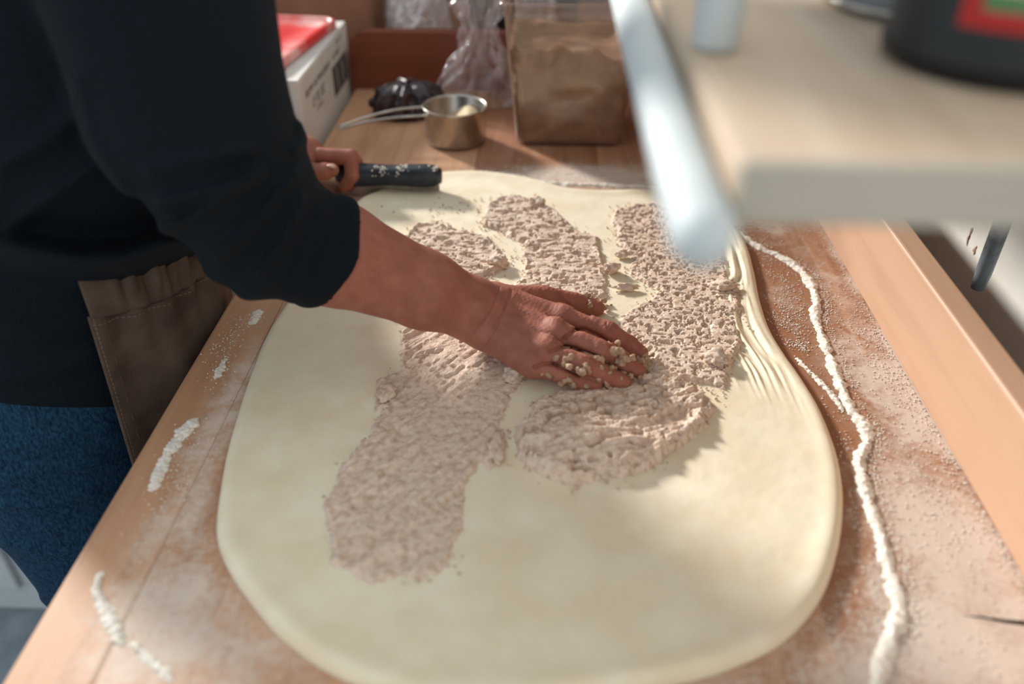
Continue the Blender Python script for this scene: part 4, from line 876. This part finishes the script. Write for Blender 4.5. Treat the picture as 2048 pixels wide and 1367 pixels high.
me = np.array([v.co[:] for v in ap.data.vertices]).reshape(60, 150, 3)
on = np.array([.0010, -.0016, 0])
stitches('side_stitching', me[:40, 1] + on); stitches('side_stitching', me[:40, 7] + on); stitches('band_stitching', me[1, :110] + on * 1.4)
tube('side_hem', me[:46, 0], .0024, M['apron'], ap, 8); tube('side_hem', me[:46, 5] + on * .3, .0018 + .0007 * np.sin(np.arange(46) * 2.2), M['apron'], ap, 8)

# ---- butter stuck on the fingers
cl = [(1236, 700, .052, .0085), (1245, 712, .046, .0080), (1228, 690, .054, .0060), (1256, 722, .040, .0060), (1240, 722, .043, .006),
      (1113, 708, .052, .0060), (1124, 716, .053, .0055), (1140, 724, .053, .0065), (1150, 732, .050, .0065), (1160, 738, .047, .0060), (1192, 716, .049, .0055), (1202, 722, .047, .0060), (1185, 726, .047, .0045), (1212, 732, .042, .0050), (1170, 742, .044, .006),
      (1090, 742, .040, .0050), (1102, 748, .038, .0055), (1140, 754, .034, .0055), (1150, 766, .027, .006), (1128, 758, .032, .0045), (1176, 766, .026, .0055), (1200, 758, .032, .0060), (1215, 764, .026, .0060), (1232, 756, .031, .0060), (1225, 748, .036, .0050), (1248, 748, .031, .006), (1262, 750, .026, .0055),
      (1270, 736, .028, .0055), (1285, 742, .022, .0055), (1288, 728, .024, .0055), (1282, 716, .027, .005), (1290, 704, .024, .0055), (1292, 716, .021, .005), (1276, 692, .032, .0040), (1212, 776, .020, .006), (1240, 770, .021, .006), (1190, 778, .019, .006), (1268, 762, .020, .005),
      (1160, 596, .038, .0050), (1175, 598, .036, .0050), (1190, 600, .032, .0055), (1205, 604, .026, .0055), (1212, 612, .020, .0050), (1202, 620, .018, .0050), (1182, 594, .035, .004), (1146, 592, .040, .004)]
cs = []
for i, (px, py, z, r) in enumerate(cl):
    rg = np.random.default_rng(100 + i)
    for k in range(5): cs.append((P(px + rg.normal() * 8, py + rg.normal() * 5, z - .0040 - .0010 * k), r * (.60, .48, .38, .32, .28)[k]))
def field_residue(p):
    f = None
    n = .0
    for k, (a_, s_) in enumerate(((.0011, 420.), (.0008, 900.), (.0006, 1700.))):
        q = p * s_; n = n + a_ * np.sin(q[..., 0] + 2 * np.sin(q[..., 1] * .7)) * np.sin(q[..., 1] * 1.1 + 1.7 * np.sin(q[..., 2] * .8)) * np.cos(q[..., 2] + 1.3 * np.sin(q[..., 0] * .6))
    for c, r in cs:
        v = p - c.astype(np.float32); d_ = np.sqrt((v * v).sum(-1)) - r; f = d_ if f is None else smin(f, d_, .0014)
    return f + n
cc = np.array([c for c, r in cs]); v_, q_ = solve(field_residue, cc.min(0) - .012, cc.max(0) + .012, .0009, 4, .006)
o = mesh_np('filling_residue', v_, q_, M['residue'], person); o['label'] = 'brown butter crumbs clinging to fingers and thumb'; o['kind'] = 'stuff'
